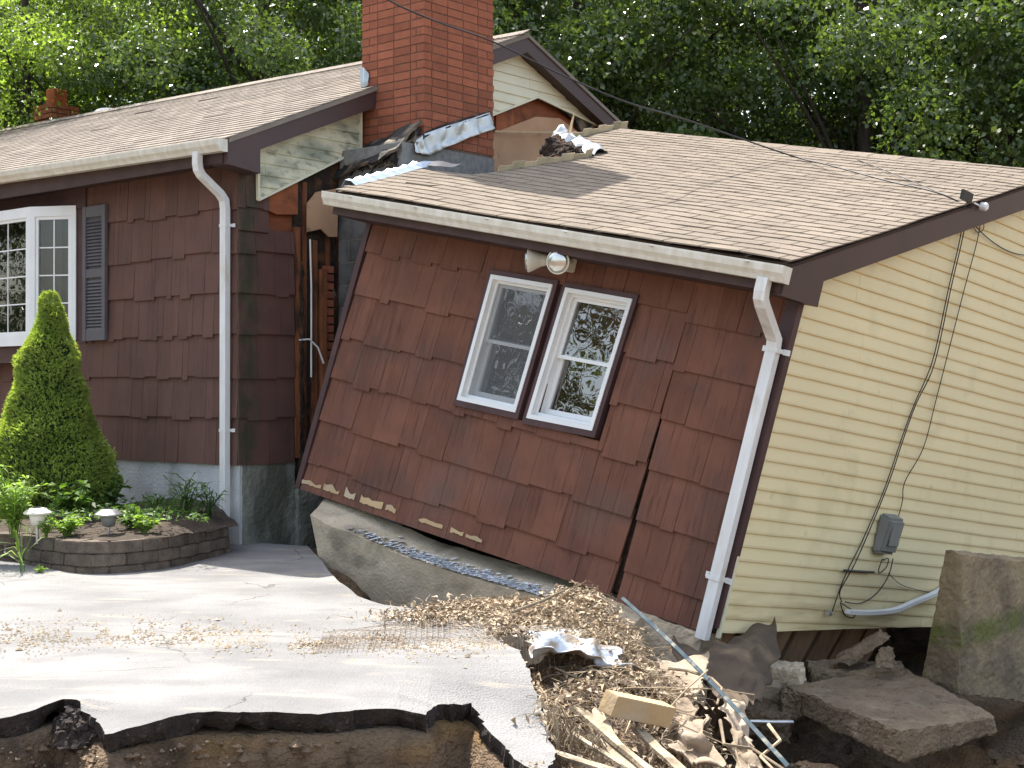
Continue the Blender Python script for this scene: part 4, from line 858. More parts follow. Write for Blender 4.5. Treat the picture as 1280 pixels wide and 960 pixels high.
# ================================================================== FALLEN FOUNDATION AND CONCRETE PIECES
nb = 7; fb = [(388, 645, 11.25), (439, 667, 10.95), (511, 697, 10.6), (561, 714, 10.35), (621, 731, 10.05), (680, 748, 9.75), (735, 764, 9.45), (790, 785, 9.2)]
bk = [(408, 620, 11.6), (462, 640, 11.3), (534, 672, 10.95), (590, 690, 10.7), (650, 706, 10.4), (706, 722, 10.1), (760, 740, 9.8), (812, 760, 9.5)]
fpt = [P(*q) for q in fb]; bpt = [P(*q) for q in bk]
bm = bmesh.new(); secs = []
for i in range(71):
    t = i / 10; k = min(int(t), 6); f = fpt[k].lerp(fpt[k + 1], t - k); b = bpt[k].lerp(bpt[k + 1], t - k); dn = V((.13, .02, -.72)) if i else V((.13, .02, -.66)); r = []
    prof = [f.lerp(b, j / 5) for j in range(6)] + [b + dn * (j / 8) for j in range(1, 9)] + [(b + dn).lerp(f + dn * 1.0, j / 3) for j in range(1, 3)] + [f + dn * (1 - j / 9) for j in range(0, 9)]
    for p in prof: r.append(bm.verts.new(p + V((nz(p, 4), nz(p + V((3, 3, 3)), 4), nz(p, 6))) * .012 + V((nz(p, 20), nz(p + V((9, 0, 0)), 20), nz(p - V((9, 0, 0)), 20))) * .007))
    secs.append(r)
for a, b in zip(secs, secs[1:]):
    for j in range(len(a)): bm.faces.new([a[j], a[(j + 1) % len(a)], b[(j + 1) % len(a)], b[j]])
bm.faces.new(secs[0][::-1]); bm.faces.new(secs[-1]); bmesh.ops.recalc_face_normals(bm, faces=bm.faces)
lo = fpt[3] + V((.13, .02, -.72)); me = bpy.data.meshes.new('fallen_foundation_wall')
for v in bm.verts: v.co -= lo
bm.to_mesh(me); bm.free(); me.materials.append(m_conc); me.attributes.new('tone', 'FLOAT', 'FACE').data.foreach_set('value', [.5] * len(me.polygons))
fw = bpy.data.objects.new('fallen_foundation_wall', me); col.objects.link(fw); fw.location = lo
tag(fw, 'long curved concrete foundation wall toppled outward beneath the tilted shingle wall', 'foundation wall')
mb = MB()
for i in range(1300):
    t = random.triangular(.9, 5.9, 3); k = min(int(t), 6); f = fpt[k].lerp(fpt[k + 1], t - k); b = bpt[k].lerp(bpt[k + 1], t - k); w_ = .10 + .05 * nz((t, 0, 0), 2); s_ = abs(random.gauss(.0, .5)) * w_
    p = f.lerp(b, min(1, s_ * 3 + .02)) + V((0, 0, .012)); r = U(.006, .026); a = U(0, 6.28)
    mb.add([p + V((math.cos(a + q) * r * U(.6, 1.4), math.sin(a + q) * r * 1.4, U(0, .006))) - lo for q in (0, 1.57, 3.14, 4.71)], [(0, 1, 2, 3)], U(.4, 1))
mb.build('flaking_paint', m_white_paint, fw)

d_ = V((.643, .758, 0)); nrm_ = V((-.758, .643, 0)); 
a = P(1203, 693, 9.3); a2 = P(1182, 686, 9.38); c_ = P(1197, 866, 9.3); c2 = P(1150, 850, 9.6)
e1 = P(1300, 704, 10.5); e2 = P(1290, 697, 10.7); g1 = P(1300, 880, 10.4); g2 = P(1290, 870, 10.7)
tag(rough_block('standing_wall_section', m_conc_green, [c_, g1, g2, c2, a, e1, e2, a2], (16, 6, 18), .011, freq=6), 'broken section of concrete wall standing upright at the right in front of the yellow siding', 'concrete wall')
def top4(px, z, th, amp=.02, name='concrete_slab', mt=m_conc_brown, label='', n=(14, 10, 4), dz=(0, 0, 0, 0), grow=0, loc=True, cat='concrete slab', low=None):
    t = [G(a, b, z + q) for (a, b), q in zip(px, dz)]; c = sum(t, V()) / 4; lo_ = [p + (p - c) * grow + V((0, 0, -(th if low is None else low[i]))) for i, p in enumerate(t)]
    return tag(rough_block(name, mt, lo_ + t, n, amp, freq=7), label, cat, 'broken concrete pieces in the washout')
top4([(984, 858), (1128, 914), (1245, 894), (1124, 832)], -1.86, .18, .013, label='largest flat concrete slab lying in the washout below the yellow wall', n=(20, 16, 5), low=(.14, .17, .1, .12))
top4([(934, 832), (1001, 838), (1007, 826), (941, 822)], -1.77, .24, .018, name='concrete_chunk', mt=m_conc, label='upright pale concrete chunk left of the large slab, beside the dark silt fabric', n=(8, 6, 8), cat='concrete chunk')
top4([(1012, 838), (1130, 842), (1128, 826), (1006, 824)], -1.84, .13, .016, label='low flat concrete piece lying behind the large slab', n=(14, 6, 4))
top4([(918, 885), (985, 893), (992, 870), (930, 862)], -1.98, .18, .03, name='concrete_chunk', label='dark low rubble lump in front of the pale upright chunk', n=(8, 8, 5), cat='concrete chunk')
top4([(975, 866), (1005, 868), (1012, 850), (985, 846)], -1.87, .16, .03, name='concrete_chunk', label='small dark chunk wedged at the left end of the large slab', n=(6, 6, 5), cat='concrete chunk')
tag(rough_block('concrete_post_piece', m_conc_brown, [P(1040, 826, 9.6), P(1062, 830, 9.5), P(1066, 824, 9.7), P(1046, 818, 9.8), P(1098, 792, 9.7), P(1112, 800, 9.6), P(1114, 792, 9.8), P(1102, 787, 9.9)], (4, 4, 14), .015, freq=8), 'rough concrete stick leaning in the dark gap below the yellow wall', 'concrete piece', 'broken concrete pieces in the washout')
tag(rough_block('stone', m_conc_brown, [P(1094, 834, 9.3), P(1118, 836, 9.3), P(1120, 828, 9.5), P(1096, 826, 9.5), P(1098, 812, 9.35), P(1112, 810, 9.35), P(1114, 808, 9.45), P(1100, 808, 9.45)], (5, 5, 5), .02, freq=9), 'small rounded stone sitting at the back of the low flat concrete piece', 'stone')
mb = MB(); a, b = P(936, 901, 8.3), P(990, 902, 8.5); mb.tube([a, a.lerp(b, .5) + V((0, 0, -.002)), b], .012, 8); tag(mb.build('pipe', m_steel, loc=a), 'thin grey pipe sticking out from beneath the large concrete slab', 'pipe')

# asphalt lump at the driveway edge
tag(rough_block('asphalt_lump', m_asph_edge, [P(60, 935, 5.55), P(132, 940, 5.5), P(142, 905, 5.75), P(72, 905, 5.75), P(80, 893, 5.62), P(104, 890, 5.6), P(112, 884, 5.72), P(86, 880, 5.72)], (10, 8, 8), .03, freq=9), 'small upturned lump of broken asphalt at the left of the driveway edge', 'asphalt piece')

# ================================================================== GARDEN
wall_px = [(-160, 706), (-60, 704), (0, 702), (50, 710), (110, 716), (150, 714), (200, 709), (250, 699), (290, 690)]
WP = smooth_path([G(a, b) for a, b in wall_px], 12)
def block_wall(name, path, z, rows, h, L, dep, label):
    lo = V(path[len(path) // 2]); lo.z = z; mb = MB(); ln = [0]
    for a, b in zip(path, path[1:]): ln.append(ln[-1] + (b - a).length)
    def at(s):
        s = max(0, min(ln[-1], s))
        for i in range(len(ln) - 1):
            if s <= ln[i + 1]: return path[i].lerp(path[i + 1], (s - ln[i]) / max(1e-6, ln[i + 1] - ln[i]))
        return path[-1]
    for r in range(rows):
        s = -(L / 2 if r % 2 else 0)
        while s < ln[-1] - .03:
            a, b = at(s), at(s + L - .006); a = V((a.x, a.y, 0)); b = V((b.x, b.y, 0))
            if (b - a).length > .05:
                d = (b - a).normalized(); n = V((d.y, -d.x, 0)); n = n if n.y < 0 else -n; m = (a + b) / 2 + n * .018; back = .012 * r; z0 = z + r * h; z1 = z0 + h - .003; t = rnd(); j = U(-.004, .004)
                ps = [a - n * back, m - n * (back + j), b - n * back]; fr = [q for q in ps]; e = -n * dep
                a_, m_, b_ = ps; bb = [b_ + e - d * .03, a_ + e + d * .03]
                pts = [V((q.x, q.y, z0)) for q in (a_, m_, b_, *bb)] + [V((q.x, q.y, z1)) for q in (a_ + n * -.008, m_ + n * -.008, b_ + n * -.008, *bb)]
                mb.add([q - lo for q in pts], [(0, 4, 3, 2, 1), (5, 6, 7, 8, 9), (0, 1, 6, 5), (1, 2, 7, 6), (2, 3, 8, 7), (3, 4, 9, 8), (4, 0, 5, 9)], t)
            s += L
    o = mb.build(name, m_block, bevel=.006); o.location = lo; return tag(o, label, 'retaining wall', 'stacked block retaining walls')
block_wall('retaining_wall', WP, GZ - .05, 3, .088, .27, .2, 'lower curved retaining wall of brown blocks along the driveway')
WP2 = smooth_path([G(a, b, -1.13) for a, b in ((60, 668), (120, 670), (190, 667), (235, 662), (262, 654))], 8)
block_wall('retaining_wall', WP2, -1.13, 2, .095, .27, .18, 'short upper retaining wall of brown blocks near the house foundation')
# soil of the bed
mb = MB(); g = []
hf = lambda x: MH @ V((x, -.02, 0))
for i in range(len(WP)):
    a = V((WP[i].x, WP[i].y, 0)) + V((.03, .12, 0)); q = MH.inverted() @ a; b = MH @ V((min(q.x + .0, -.35), -.0, 0)); rr = []
    for j in range(14):
        t = j / 13; p = a.lerp(V((b.x, b.y, 0)), t); rr.append(V((p.x, p.y, -1.06 + .13 * t + nz(p, 5) * .03)))
    g.append(rr)
mb.grid(g, .5); mb.build('garden_bed', m_bed, smooth=True)['kind'] = 'structure'
bedz = lambda p: -1.0
# dwarf spruce
def spruce(loc, H, R, n):
    r_ = empty('dwarf_spruce', loc, 'dense cone-shaped dwarf spruce growing in front of the bay window', 'shrub')
    lump = [(U(0, 6.28), rnd() ** 1.2, U(.07, .17), U(.025, .06)) for _ in range(240)]
    def rad(a, t):
        r = R * max(0, 1 - t) ** 1.0 * (1.0 + .05 * math.sin(t * 9)) * (.6 + .4 * min(1, (t + .02) * 5.5)) + .012; f = .06 + .94 * max(0, 1 - t) ** .8
        for (la, lt, s, h) in lump:
            da = abs((a - la + math.pi) % (2 * math.pi) - math.pi) * r; dt = (t - lt) * H; q = (da * da + dt * dt) / (s * s)
            if q < 1: r += h * f * (1 - q) ** 1.5
        return r
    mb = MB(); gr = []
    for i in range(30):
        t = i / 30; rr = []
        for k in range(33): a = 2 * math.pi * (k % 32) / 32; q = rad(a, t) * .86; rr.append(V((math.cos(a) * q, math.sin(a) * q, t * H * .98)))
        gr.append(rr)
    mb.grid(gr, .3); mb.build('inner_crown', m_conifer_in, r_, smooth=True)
    mb = MB()
    for _ in range(n):
        t = 1 - math.sqrt(rnd()) if rnd() < .75 else rnd(); a = U(0, 6.28); q = rad(a, t); o_ = V((math.cos(a), math.sin(a), 0)); base = o_ * q * U(.84, .98) + V((0, 0, t * H)); d = (o_ + V((0, 0, U(.1, 1.1))) + V((U(-.6, .6), U(-.6, .6), U(-.3, .3)))).normalized(); tn = rnd()
        for _k in range(3): leafy(mb, base, d + V((U(-.5, .5), U(-.5, .5), U(-.5, .5))), U(.022, .045), .010, droop=0); mb.t[-1] = tn
    mb.build('foliage', m_conifer, r_)
    mb = MB(); mb.tube([(0, 0, -.12), (0, 0, .3)], .03, 8); mb.build('trunk', m_bark, r_)
sp = P(62, 655, 12.2); spruce(V((sp.x, sp.y, -1.10)), 1.94, .66, 25000)

def plant(name, loc, h, spread, nst, mt, label, L=.09, Wd=.035, cat='plant', lean=.3, per=9, grp=None):
    r_ = empty(name, loc, label, cat, grp); st = MB(); lf = MB()
    for _ in range(nst):
        a = U(0, 6.28); d = V((math.cos(a), math.sin(a), 0)) * U(.1, 1); hh = h * U(.55, 1); pts = [V((0, 0, -.03)) + d * spread * .15]
        for k in range(1, 7): t = k / 6; pts.append(d * spread * (.15 + .85 * t ** 1.4) + V((0, 0, hh * (t - lean * t * t * .6))))
        st.tube(pts, .003, 4, caps=False)
        for _k in range(per):
            t = U(.15, 1) * 5.99; i = int(t); p = pts[i].lerp(pts[i + 1], t - i); a2 = U(0, 6.28); leafy(lf, p, V((math.cos(a2), math.sin(a2), U(-.2, .8))), L * U(.6, 1.2), Wd * U(.7, 1.2)); lf.t[-1] = rnd()
    st.build('stem', mt, r_); lf.build('foliage', mt, r_); return r_
def gb(px, py, z): q = G(px, py, z); return q
GP = 'weedy plants in the garden bed'
plant('leafy_plant', gb(18, 667, -1.04), .62, .28, 26, m_weed_lt, 'tall bright yellow-green plant at the left edge in front of the spruce', .10, .02, per=16, grp=GP)
plant('leafy_plant', gb(-15, 667, -1.04), .55, .3, 20, m_weed_lt, 'bright leafy plant cut off by the left picture edge', .09, .03, per=14, grp=GP)
plant('low_plant', gb(84, 668, -1.04), .16, .17, 26, m_weed_lt, 'low bright green mound of leaves between the two solar lights', .05, .022, per=12, grp=GP)
plant('low_plant', gb(58, 669, -1.04), .12, .10, 12, m_weed_lt, 'small green tuft at the foot of the white solar light', .05, .02, per=8, grp=GP)
plant('leafy_plant', gb(180, 666, -1.04), .17, .12, 14, m_weed_lt, 'small sunlit sprig of round leaves on the wall right of the dark solar light', .05, .035, per=9, grp=GP)
plant('leafy_plant', gb(163, 663, -1.04), .24, .10, 9, m_weed, 'upright dark sprig just right of the dark solar light', .06, .03, per=9, grp=GP)
plant('broadleaf_plant', gb(96, 655, -1.04), .42, .26, 16, m_weed, 'dark broadleaf bush spreading at the right foot of the spruce', .10, .06, per=10, grp=GP)
plant('broadleaf_plant', P(136, 640, 12.1) , .34, .22, 12, m_weed, 'shaded weedy bush behind the upper block wall beside the foundation', .11, .05, per=9, grp=GP)
plant('grassy_plant', P(232, 640, 11.55), .34, .18, 16, m_weed, 'spiky long-leaved weed against the foundation left of the downspout', .20, .018, per=5, grp=GP)
plant('grassy_plant', P(196, 645, 11.75), .20, .22, 12, m_weed, 'low long-leaved weed on the upper bed in front of the pale foundation', .17, .018, per=5, grp=GP)
plant('grassy_plant', P(262, 640, 11.6), .26, .14, 12, m_weed, 'small weed tuft nearest the standing downspout', .15, .018, per=4, grp=GP)
plant('grassy_plant', gb(28, 712, -1.25), .42, .12, 5, m_weed_lt, 'few tall grass blades leaning over the lower block wall', .3, .012, per=3, grp=GP)
plant('small_weed', gb(50, 716, -1.27), .05, .05, 6, m_weed_lt, 'tiny weed at the foot of the lower block wall', .04, .02, per=5, grp=GP)
q0 = P(6, 430, 12.6); plant('rhododendron', V((q0.x, q0.y, -1.1)), .98, .26, 16, m_weed, 'dark long-leaved shrub between the spruce and the bay window', .13, .035, per=12)
mb = MB()
for _ in range(700):
    px, py = U(60, 255), U(626, 648); z = -.93; q = G(px, py, z)
    i = V((q.x, q.y, -.97)); leafy(mb, i + V((0, 0, U(0, .05))), V((U(-1, 1), U(-1, 1), U(.0, .8))), U(.04, .09), U(.012, .03)); mb.t[-1] = rnd()
mb.build('ground_cover', m_weed)['kind'] = 'stuff'
# solar lights
def solar(px, py, h, mt, label, s=1.0):
    g_ = gb(px, py, -1.04); r_ = empty('solar_light', g_, label, 'garden light', 'solar garden lights')
    mb = MB(); mb.lathe((0, 0, 0), (0, 0, 1), [(.010, -.06), (.012, h - .14)], 10); mb.build('stake', m_steel, r_)
    mb = MB(); mb.lathe((0, 0, h - .14), (0, 0, 1), [(.02, 0), (.045, .01), (.055, .05), (.06, .085), (.05, .09)], 18); mb.build('lantern_glass', mt, r_, smooth=True)
    mb = MB(); mb.lathe((0, 0, h - .052), (0, 0, 1), [(.06, -.012), (.098, -.002), (.1, .008), (.07, .03), (.045, .042), (.02, .044)], 24); mb.build('cap', m_steel if mt is not m_lamp else m_lamp, r_)
    mb = MB(); mb.box(-.028, .028, -.028, .028, h - .009, h - .003, .5); mb.build('solar_cell', m_dark, r_)
solar(47, 669, .21, m_lamp, 'pale solar garden light with wide cap at the left, among bright plants')
solar(136, 667, .19, m_box, 'dark steel solar garden light standing behind the block wall')

# ================================================================== DEBRIS PILE
def cloth(name, rows_, mt, label, cat, amp=.03, freq=5, nu=28, nv=22, solid=.004, fold=0):
    g = [[P(*q) for q in r] for r in rows_]; m, n = len(g), len(g[0])
    def cr(pl, t):
        i = min(int(t), len(pl) - 2); f = t - i; p0, p1, p2, p3 = pl[max(i - 1, 0)], pl[i], pl[i + 1], pl[min(i + 2, len(pl) - 1)]
        return .5 * ((2 * p1) + (p2 - p0) * f + (2 * p0 - 5 * p1 + 4 * p2 - p3) * f * f + (3 * p1 - p0 - 3 * p2 + p3) * f ** 3)
    out = []
    for i in range(nv + 1):
        t = i / nv * (m - 1); line = [cr([g[r][c] for r in range(m)], t) for c in range(n)]; rr = []
        for j in range(nu + 1):
            p = cr(line, j / nu * (n - 1)); p = p + V((nz(p, freq), nz(p + V((4, 4, 4)), freq), nz(p + V((8, 8, 8)), freq))) * amp + V((0, 1, .4)) * fold * math.sin(j * .75 + 2 * nz(p, 3)); rr.append(p)
        out.append(rr)
    lo = min((p for r in out for p in r), key=lambda q: q.z).copy(); mb = MB(); mb.grid([[p - lo for p in r] for r in out], .5); o = mb.build(name, mt, smooth=True, solid=solid); o.location = lo; return tag(o, label, cat)
cloth('silt_fabric', [[(840, 800, 8.9), (880, 812, 8.75), (925, 790, 9.1), (975, 778, 9.3)], [(850, 830, 8.5), (890, 832, 8.5), (935, 815, 8.7), (972, 812, 8.95)], [(880, 850, 8.15), (905, 858, 8.2), (935, 850, 8.4), (966, 845, 8.6)], [(900, 880, 7.8), (918, 885, 7.9), (935, 882, 8.0), (955, 872, 8.2)]], m_geo, 'dark muddy silt fabric draped below the tilted corner downspout', 'fabric', .05, 5, 44, 30, fold=.025)
cloth('muddy_cloth', [[(768, 828, 8.0), (810, 828, 8.1), (850, 826, 8.2), (885, 812, 8.4)], [(775, 845, 7.8), (815, 850, 7.85), (850, 848, 7.95), (882, 838, 8.1)], [(785, 858, 7.6), (815, 870, 7.6), (850, 872, 7.7), (878, 862, 7.8)]], m_cloth, 'brownish cloth stretched across the pile under the silt fabric', 'cloth', .05, 6)
cloth('hanging_tan_cloth', [[(905, 872, 7.1), (920, 880, 7.1), (935, 900, 7.1)], [(908, 905, 6.9), (925, 915, 6.85), (942, 920, 6.95)], [(912, 935, 6.7), (925, 945, 6.6), (945, 945, 6.7)], [(910, 975, 6.5), (928, 980, 6.4), (950, 975, 6.5)]], m_cloth, 'sunlit tan cloth hanging down from the lower end of the metal pole', 'cloth', .07, 11, fold=.008)
cloth('crumpled_cloth', [[(820, 880, 7.2), (850, 878, 7.2), (880, 900, 7.1)], [(838, 915, 6.9), (855, 925, 6.9), (885, 925, 6.8)], [(850, 945, 6.6), (870, 955, 6.5), (900, 950, 6.6)]], m_cloth, 'crumpled muddy cloth lying right of the timber block at the bottom of the pile', 'cloth', .08, 12, fold=.005)
cloth('plastic_sheet', [[(655, 798, 7.7), (690, 786, 7.75), (720, 788, 7.7), (745, 800, 7.7)], [(660, 808, 7.5), (690, 802, 7.5), (725, 803, 7.5), (770, 815, 7.5)], [(668, 818, 7.3), (700, 815, 7.3), (740, 820, 7.3), (800, 845, 7.3)]], m_plastic, 'crumpled bluish white plastic sheet under the wire net on the pile', 'plastic sheet', .07, 9)
# timber, planks, poles
def timber(name, a, b, w_, h_, mt, label, cat, up=(0, 0, 1), grp=None, bev=.004):
    a, b = P(*a), P(*b); lo = a.lerp(b, .5); mb = MB(); mb.bar(a - lo, b - lo, w_, h_, up, .5); o = mb.build(name, mt, bevel=bev); o.location = lo; return tag(o, label, cat, grp)
timber('timber_block', (760, 878, 6.25), (833, 893, 6.55), .085, .095, m_lumber, 'short square block of clean sawn timber resting on the planks', 'timber', up=(.15, -.2, 1))
PG = 'split planks at the foot of the debris pile'
def plank(a, b, w_, h_, mt, label, seed, split=.16):
    a, b = P(*a), P(*b); rs = random.Random(seed); lo = a.lerp(b, .5); d = (b - a).normalized(); x = d.cross(V((0, 0, 1))).normalized(); up = x.cross(d); L_ = (b - a).length; n = 9; mb = MB(); top = []
    for i in range(n): top.append(a + x * (i / (n - 1) - .5) * w_ + d * (rs.uniform(0, split) if i % 2 else rs.uniform(0, .03)))
    for i in range(n): top.append(b + x * (.5 - i / (n - 1)) * w_ - d * (rs.uniform(0, split) if i % 2 else 0))
    side = lambda p: p
    mid = [(a + (b - a) * t + x * w_ * .5 * (1 + rs.uniform(-.25, .1))) for t in (.2, .35, .5, .65, .8)]; mid2 = [(a + (b - a) * t - x * w_ * .5 * (1 + rs.uniform(-.25, .1))) for t in (.8, .65, .5, .35, .2)]
    poly = top[:n] + mid + top[n:] + mid2; mb.prism([p - lo for p in poly], up * -h_, .5); o = mb.build('plank', mt); o.location = lo; return tag(o, label, 'plank', PG)
plank((716, 880, 6.35), (842, 985, 5.6), .035, .02, m_grey_wood, 'narrow splintered plank leftmost under the timber block, running down to the right', 1)
plank((738, 884, 6.4), (800, 978, 5.7), .085, .02, m_grey_wood, 'widest weathered plank beneath the timber block', 2, .10)
plank((795, 908, 6.4), (878, 985, 5.8), .05, .016, m_grey_wood, 'split plank right of the timber block reaching the bottom edge', 3)
plank((665, 930, 6.0), (768, 962, 5.7), .05, .014, m_grey_wood, 'short jagged plank leftmost below the broken asphalt corner', 4)
plank((700, 905, 6.2), (790, 962, 5.75), .025, .012, m_grey_wood, 'thin wood splinter between the short jagged plank and the narrow plank', 5)
mb = MB(); a, b = P(778, 748, 8.35), P(985, 958, 6.35); pth = [a.lerp(b, t / 8) + V((0, 0, .03 * math.sin(math.pi * t / 8))) for t in range(9)]; mb.sweep([p - b for p in pth], [(-.010, -.008), (.010, -.008), (.010, .0), (.003, .0), (.003, .008), (-.003, .008), (-.003, 0), (-.010, 0)], (1, .3, .6)); o = mb.build('fence_post', m_green_pole); o.location = b; tag(o, 'long green-grey metal fence post slanting down across the debris pile', 'fence post')
mb = MB()
for k in range(5): a, b = P(712 + k * 4, 765, 8.3), P(775 + k * 9, 868 + k * 3, 7.2); mb.tube([a - b, a.lerp(b, .5) - b + V((U(-.03, .03), 0, .03)), V((0, 0, 0)) + V((U(-.02, .02), U(-.05, .05), 0))], .007, 5)
b = P(790, 870, 7.2); o = mb.build('stick_bundle', m_vine); o.location = b; tag(o, 'bundle of thin olive sticks slanting through the dried vines', 'sticks')
# wire net draped over the driveway edge and the pile
cols = []
npx, npy = 52, 15; pts = []
def ctrl(u):                                                      # net centre line in photo pixels with half width and depth
    c = [(400, 803, 0), (440, 800, 0), (500, 792, 0), (560, 780, 0), (640, 790, .0), (700, 812, .03), (760, 835, .05)]
    t = u * (len(c) - 1); i = min(int(t), len(c) - 2); f = t - i; return [c[i][k] * (1 - f) + c[i + 1][k] * f for k in range(3)]
base = []
for i in range(npx + 1):
    cx, cy, lift = ctrl(i / npx); c0 = G(cx, cy, -1.27 if cx < 680 else -1.27 - (cx - 680) * .0015)
    for j in range(npy + 1): v = (j / npy - .5) * 2; base.append((c0.x + .10 * v * (1 if cx > 560 else .2), c0.y - v * (.40 - .14 * max(0, 1 - (cx - 400) / 120) + .06 * nz((cx * .02, 0, 0))), lift))
hz = [bridge(a, b, float(z)) for (a, b, c), z in zip(base, surf([(a, b) for a, b, c in base]))]; N = [V((x, y, float(z) + .008 + l + .02 * abs(nz((x, y, 0), 6)))) for (x, y, l), z in zip(base, hz)]
for k, p in enumerate(N):
    i = k // (npy + 1)
mb = MB(); n1 = npy + 1; lo = N[(npx // 2) * n1]
for j in range(npy + 1): mb.tube([N[i * n1 + j] - lo for i in range(npx + 1)], .0017, 3, caps=False)
for i in range(npx + 1): mb.tube([N[i * n1 + j] - lo for j in range(npy + 1)], .0017, 3, caps=False)
o = mb.build('wire_net', m_net); o.location = lo; tag(o, 'flattened wire fence net lying across the driveway and over the debris pile', 'wire fence')
# dried vines and leaves heaped on and around the pile
seeds = []
def scatter(n, px0, px1, py0, py1, d0, d1, top, w_=1):
    for _ in range(n):
        px, py = U(px0, px1), U(py0, py1); t = (py - py0) / (py1 - py0); d = d0 + (d1 - d0) * t + U(-.25, .25); seeds.append((px, py, d, top))
vm, lm = MB(), MB(); lo = P(800, 900, 7)
def vine(p, n=8, st=.05, r=.0035, down=-.15, wild=.9):
    d = V((U(-1, 1), U(-1, 1), U(-.3, .8))).normalized(); pts = [p]
    z0 = p.z; d.z *= .3
    for _ in range(n):
        d = (d + V((U(-wild, wild), U(-wild, wild), U(-wild, wild) * .6 + down)) * .55).normalized(); p = p + d * st * U(.6, 1.3); p.z = min(max(p.z, z0 - .10), z0 + .05); pts.append(p)
    vm.tube([q - lo for q in pts], r * U(.6, 1.4), 4, r * .4, caps=False); return pts
def dleaf(p, s=.035): 
    d = V((U(-1, 1), U(-1, 1), U(-1.2, .5))); leafy(lm, p - lo, d, s * U(.6, 1.5), s * U(.4, .9), droop=U(-.2, .7)); lm.t[-1] = rnd()
spots = []                                                        # (px, py, depth, sx, sy, sd, vines, leaves)
for s_ in [(724, 748, 8.6, 34, 18, .08, 200, 900), (765, 775, 8.3, 30, 20, .1, 90, 400), (715, 802, 7.5, 60, 12, .1, 150, 420), (720, 765, 8.35, 38, 20, .12, 260, 900), (695, 785, 8.1, 40, 16, .14, 160, 700), (615, 764, 8.45, 80, 12, .12, 260, 1500), (675, 770, 8.3, 50, 22, .15, 260, 1100), (550, 775, 8.1, 80, 12, .1, 70, 800), (650, 790, 7.9, 50, 14, .1, 120, 700), (760, 800, 7.9, 45, 26, .2, 260, 500), (800, 840, 7.5, 60, 24, .25, 520, 700),
            (735, 845, 7.3, 45, 22, .2, 420, 600), (700, 845, 6.9, 26, 26, .15, 420, 600), (850, 865, 7.3, 50, 20, .25, 420, 500), (690, 880, 6.3, 18, 28, .12, 170, 150), (880, 895, 7.0, 40, 22, .2, 190, 240), (840, 920, 6.8, 50, 22, .2, 90, 150),
            (400, 800, 7.3, 40, 7, .05, 0, 170), (470, 795, 7.5, 40, 8, .05, 2, 150), (640, 800, 7.7, 30, 14, .1, 40, 150), (960, 945, 6.7, 30, 18, .15, 26, 20), (930, 900, 6.9, 20, 30, .1, 30, 30)]:
    px, py, d, sx, sy, sd_, nv_, nl_ = s_
    ps = [(random.gauss(px, sx * .5), random.gauss(py, sy * .5), d + random.gauss(0, sd_)) for _ in range(nv_ + nl_)]; W_ = [P(*q) for q in ps]; hz = [bridge(p.x, p.y, float(z)) for p, z in zip(W_, surf([(p.x, p.y) for p in W_]))]
    for k, p in enumerate(W_):
        h = float(hz[k]); p.z = max(p.z, h + .01)
        p.z = min(p.z, h + .02 + abs(random.gauss(0, .05)) + (.13 * rnd() if (px, py) in ((724, 748), (720, 765), (695, 785)) else 0))
        if py < 805 and px < 660: p.z = h + U(.005, .04 if px > 520 else .012)
        if k < nv_:
            q = vine(p, n=random.randint(4, 8), st=U(.015, .035), r=.0022, wild=U(.4, 1.0))
            for m in q[::3]:
                if rnd() < .6: dleaf(m)
        else: dleaf(p, .026 if px > 520 else .018)
for (px, py, d) in ((700, 895, 6.1), (715, 905, 6.1), (690, 890, 6.0), (730, 920, 6.2), (745, 925, 6.0)):      # roots hanging over the edge
    for _ in range(16):
        p = P(px + U(-8, 8), py + U(-10, 4), d + U(-.1, .1)); pts = [p]
        for k in range(8): p = p + V((U(-.02, .02), U(-.015, .015), -.03)); pts.append(p)
        vm.tube([q - lo for q in pts], .003, 4, .001, caps=False)
for _ in range(12):                                               # bigger pale stems
    a, b = P(U(690, 900), U(830, 880), U(7, 7.6)), P(U(760, 980), U(850, 950), U(6.4, 7.2)); m = a.lerp(b, .5) + V((0, 0, U(-.02, .03)))
    vm.tube([q - lo for q in smooth_path([a, m, b], 6)], .005, 5, .003)
for pth in ([(835, 835), (860, 838), (890, 848), (902, 860), (896, 880)], [(960, 905), (975, 925), (950, 945), (970, 965)], [(720, 935), (726, 905), (712, 960)], [(640, 765), (680, 750), (705, 738)], [(900, 900), (905, 930), (940, 935), (985, 965)]):
    vm.tube([P(a, b, 7.4 - (b - 830) * .008) - lo for a, b in pth], .009, 6, .006)
o = vm.build('dried_vines', m_vine); o.location = lo; o['kind'] = 'stuff'
o = lm.build('dried_leaves', m_dry); o.location = lo; o['kind'] = 'stuff'
# crumbs of dirt along the tyre track on the driveway
mb = MB(); q = []
for _ in range(3200):
    px = U(-20, 640); cy = 800 - 8 * math.sin(px / 130) - (px > 420) * (px - 420) * .06; py = random.gauss(cy, 9 + 6 * abs(nz((px * .02, 0, 0), 1))); 
    if nz((px * .03, py * .05, 0), 1) < -.25: continue
    g_ = G(px, py); q.append((g_.x, g_.y))
for (x, y), z in zip(q, surf(q)):
    r = U(.003, .009) * (1 if rnd() < .97 else 2.2); p = V((x, y, float(z) + .002)); t = rnd(); a = [p + V((math.cos(k * 1.57 + t * 6) * r * U(.7, 1.3), math.sin(k * 1.57 + t * 6) * r * 1.3, 0)) for k in range(4)]; tp = p + V((0, 0, r * .8))
    mb.add(a + [tp], [(0, 1, 4), (1, 2, 4), (2, 3, 4), (3, 0, 4)], t)
mb.build('dirt_crumbs', m_dirt)['kind'] = 'stuff'
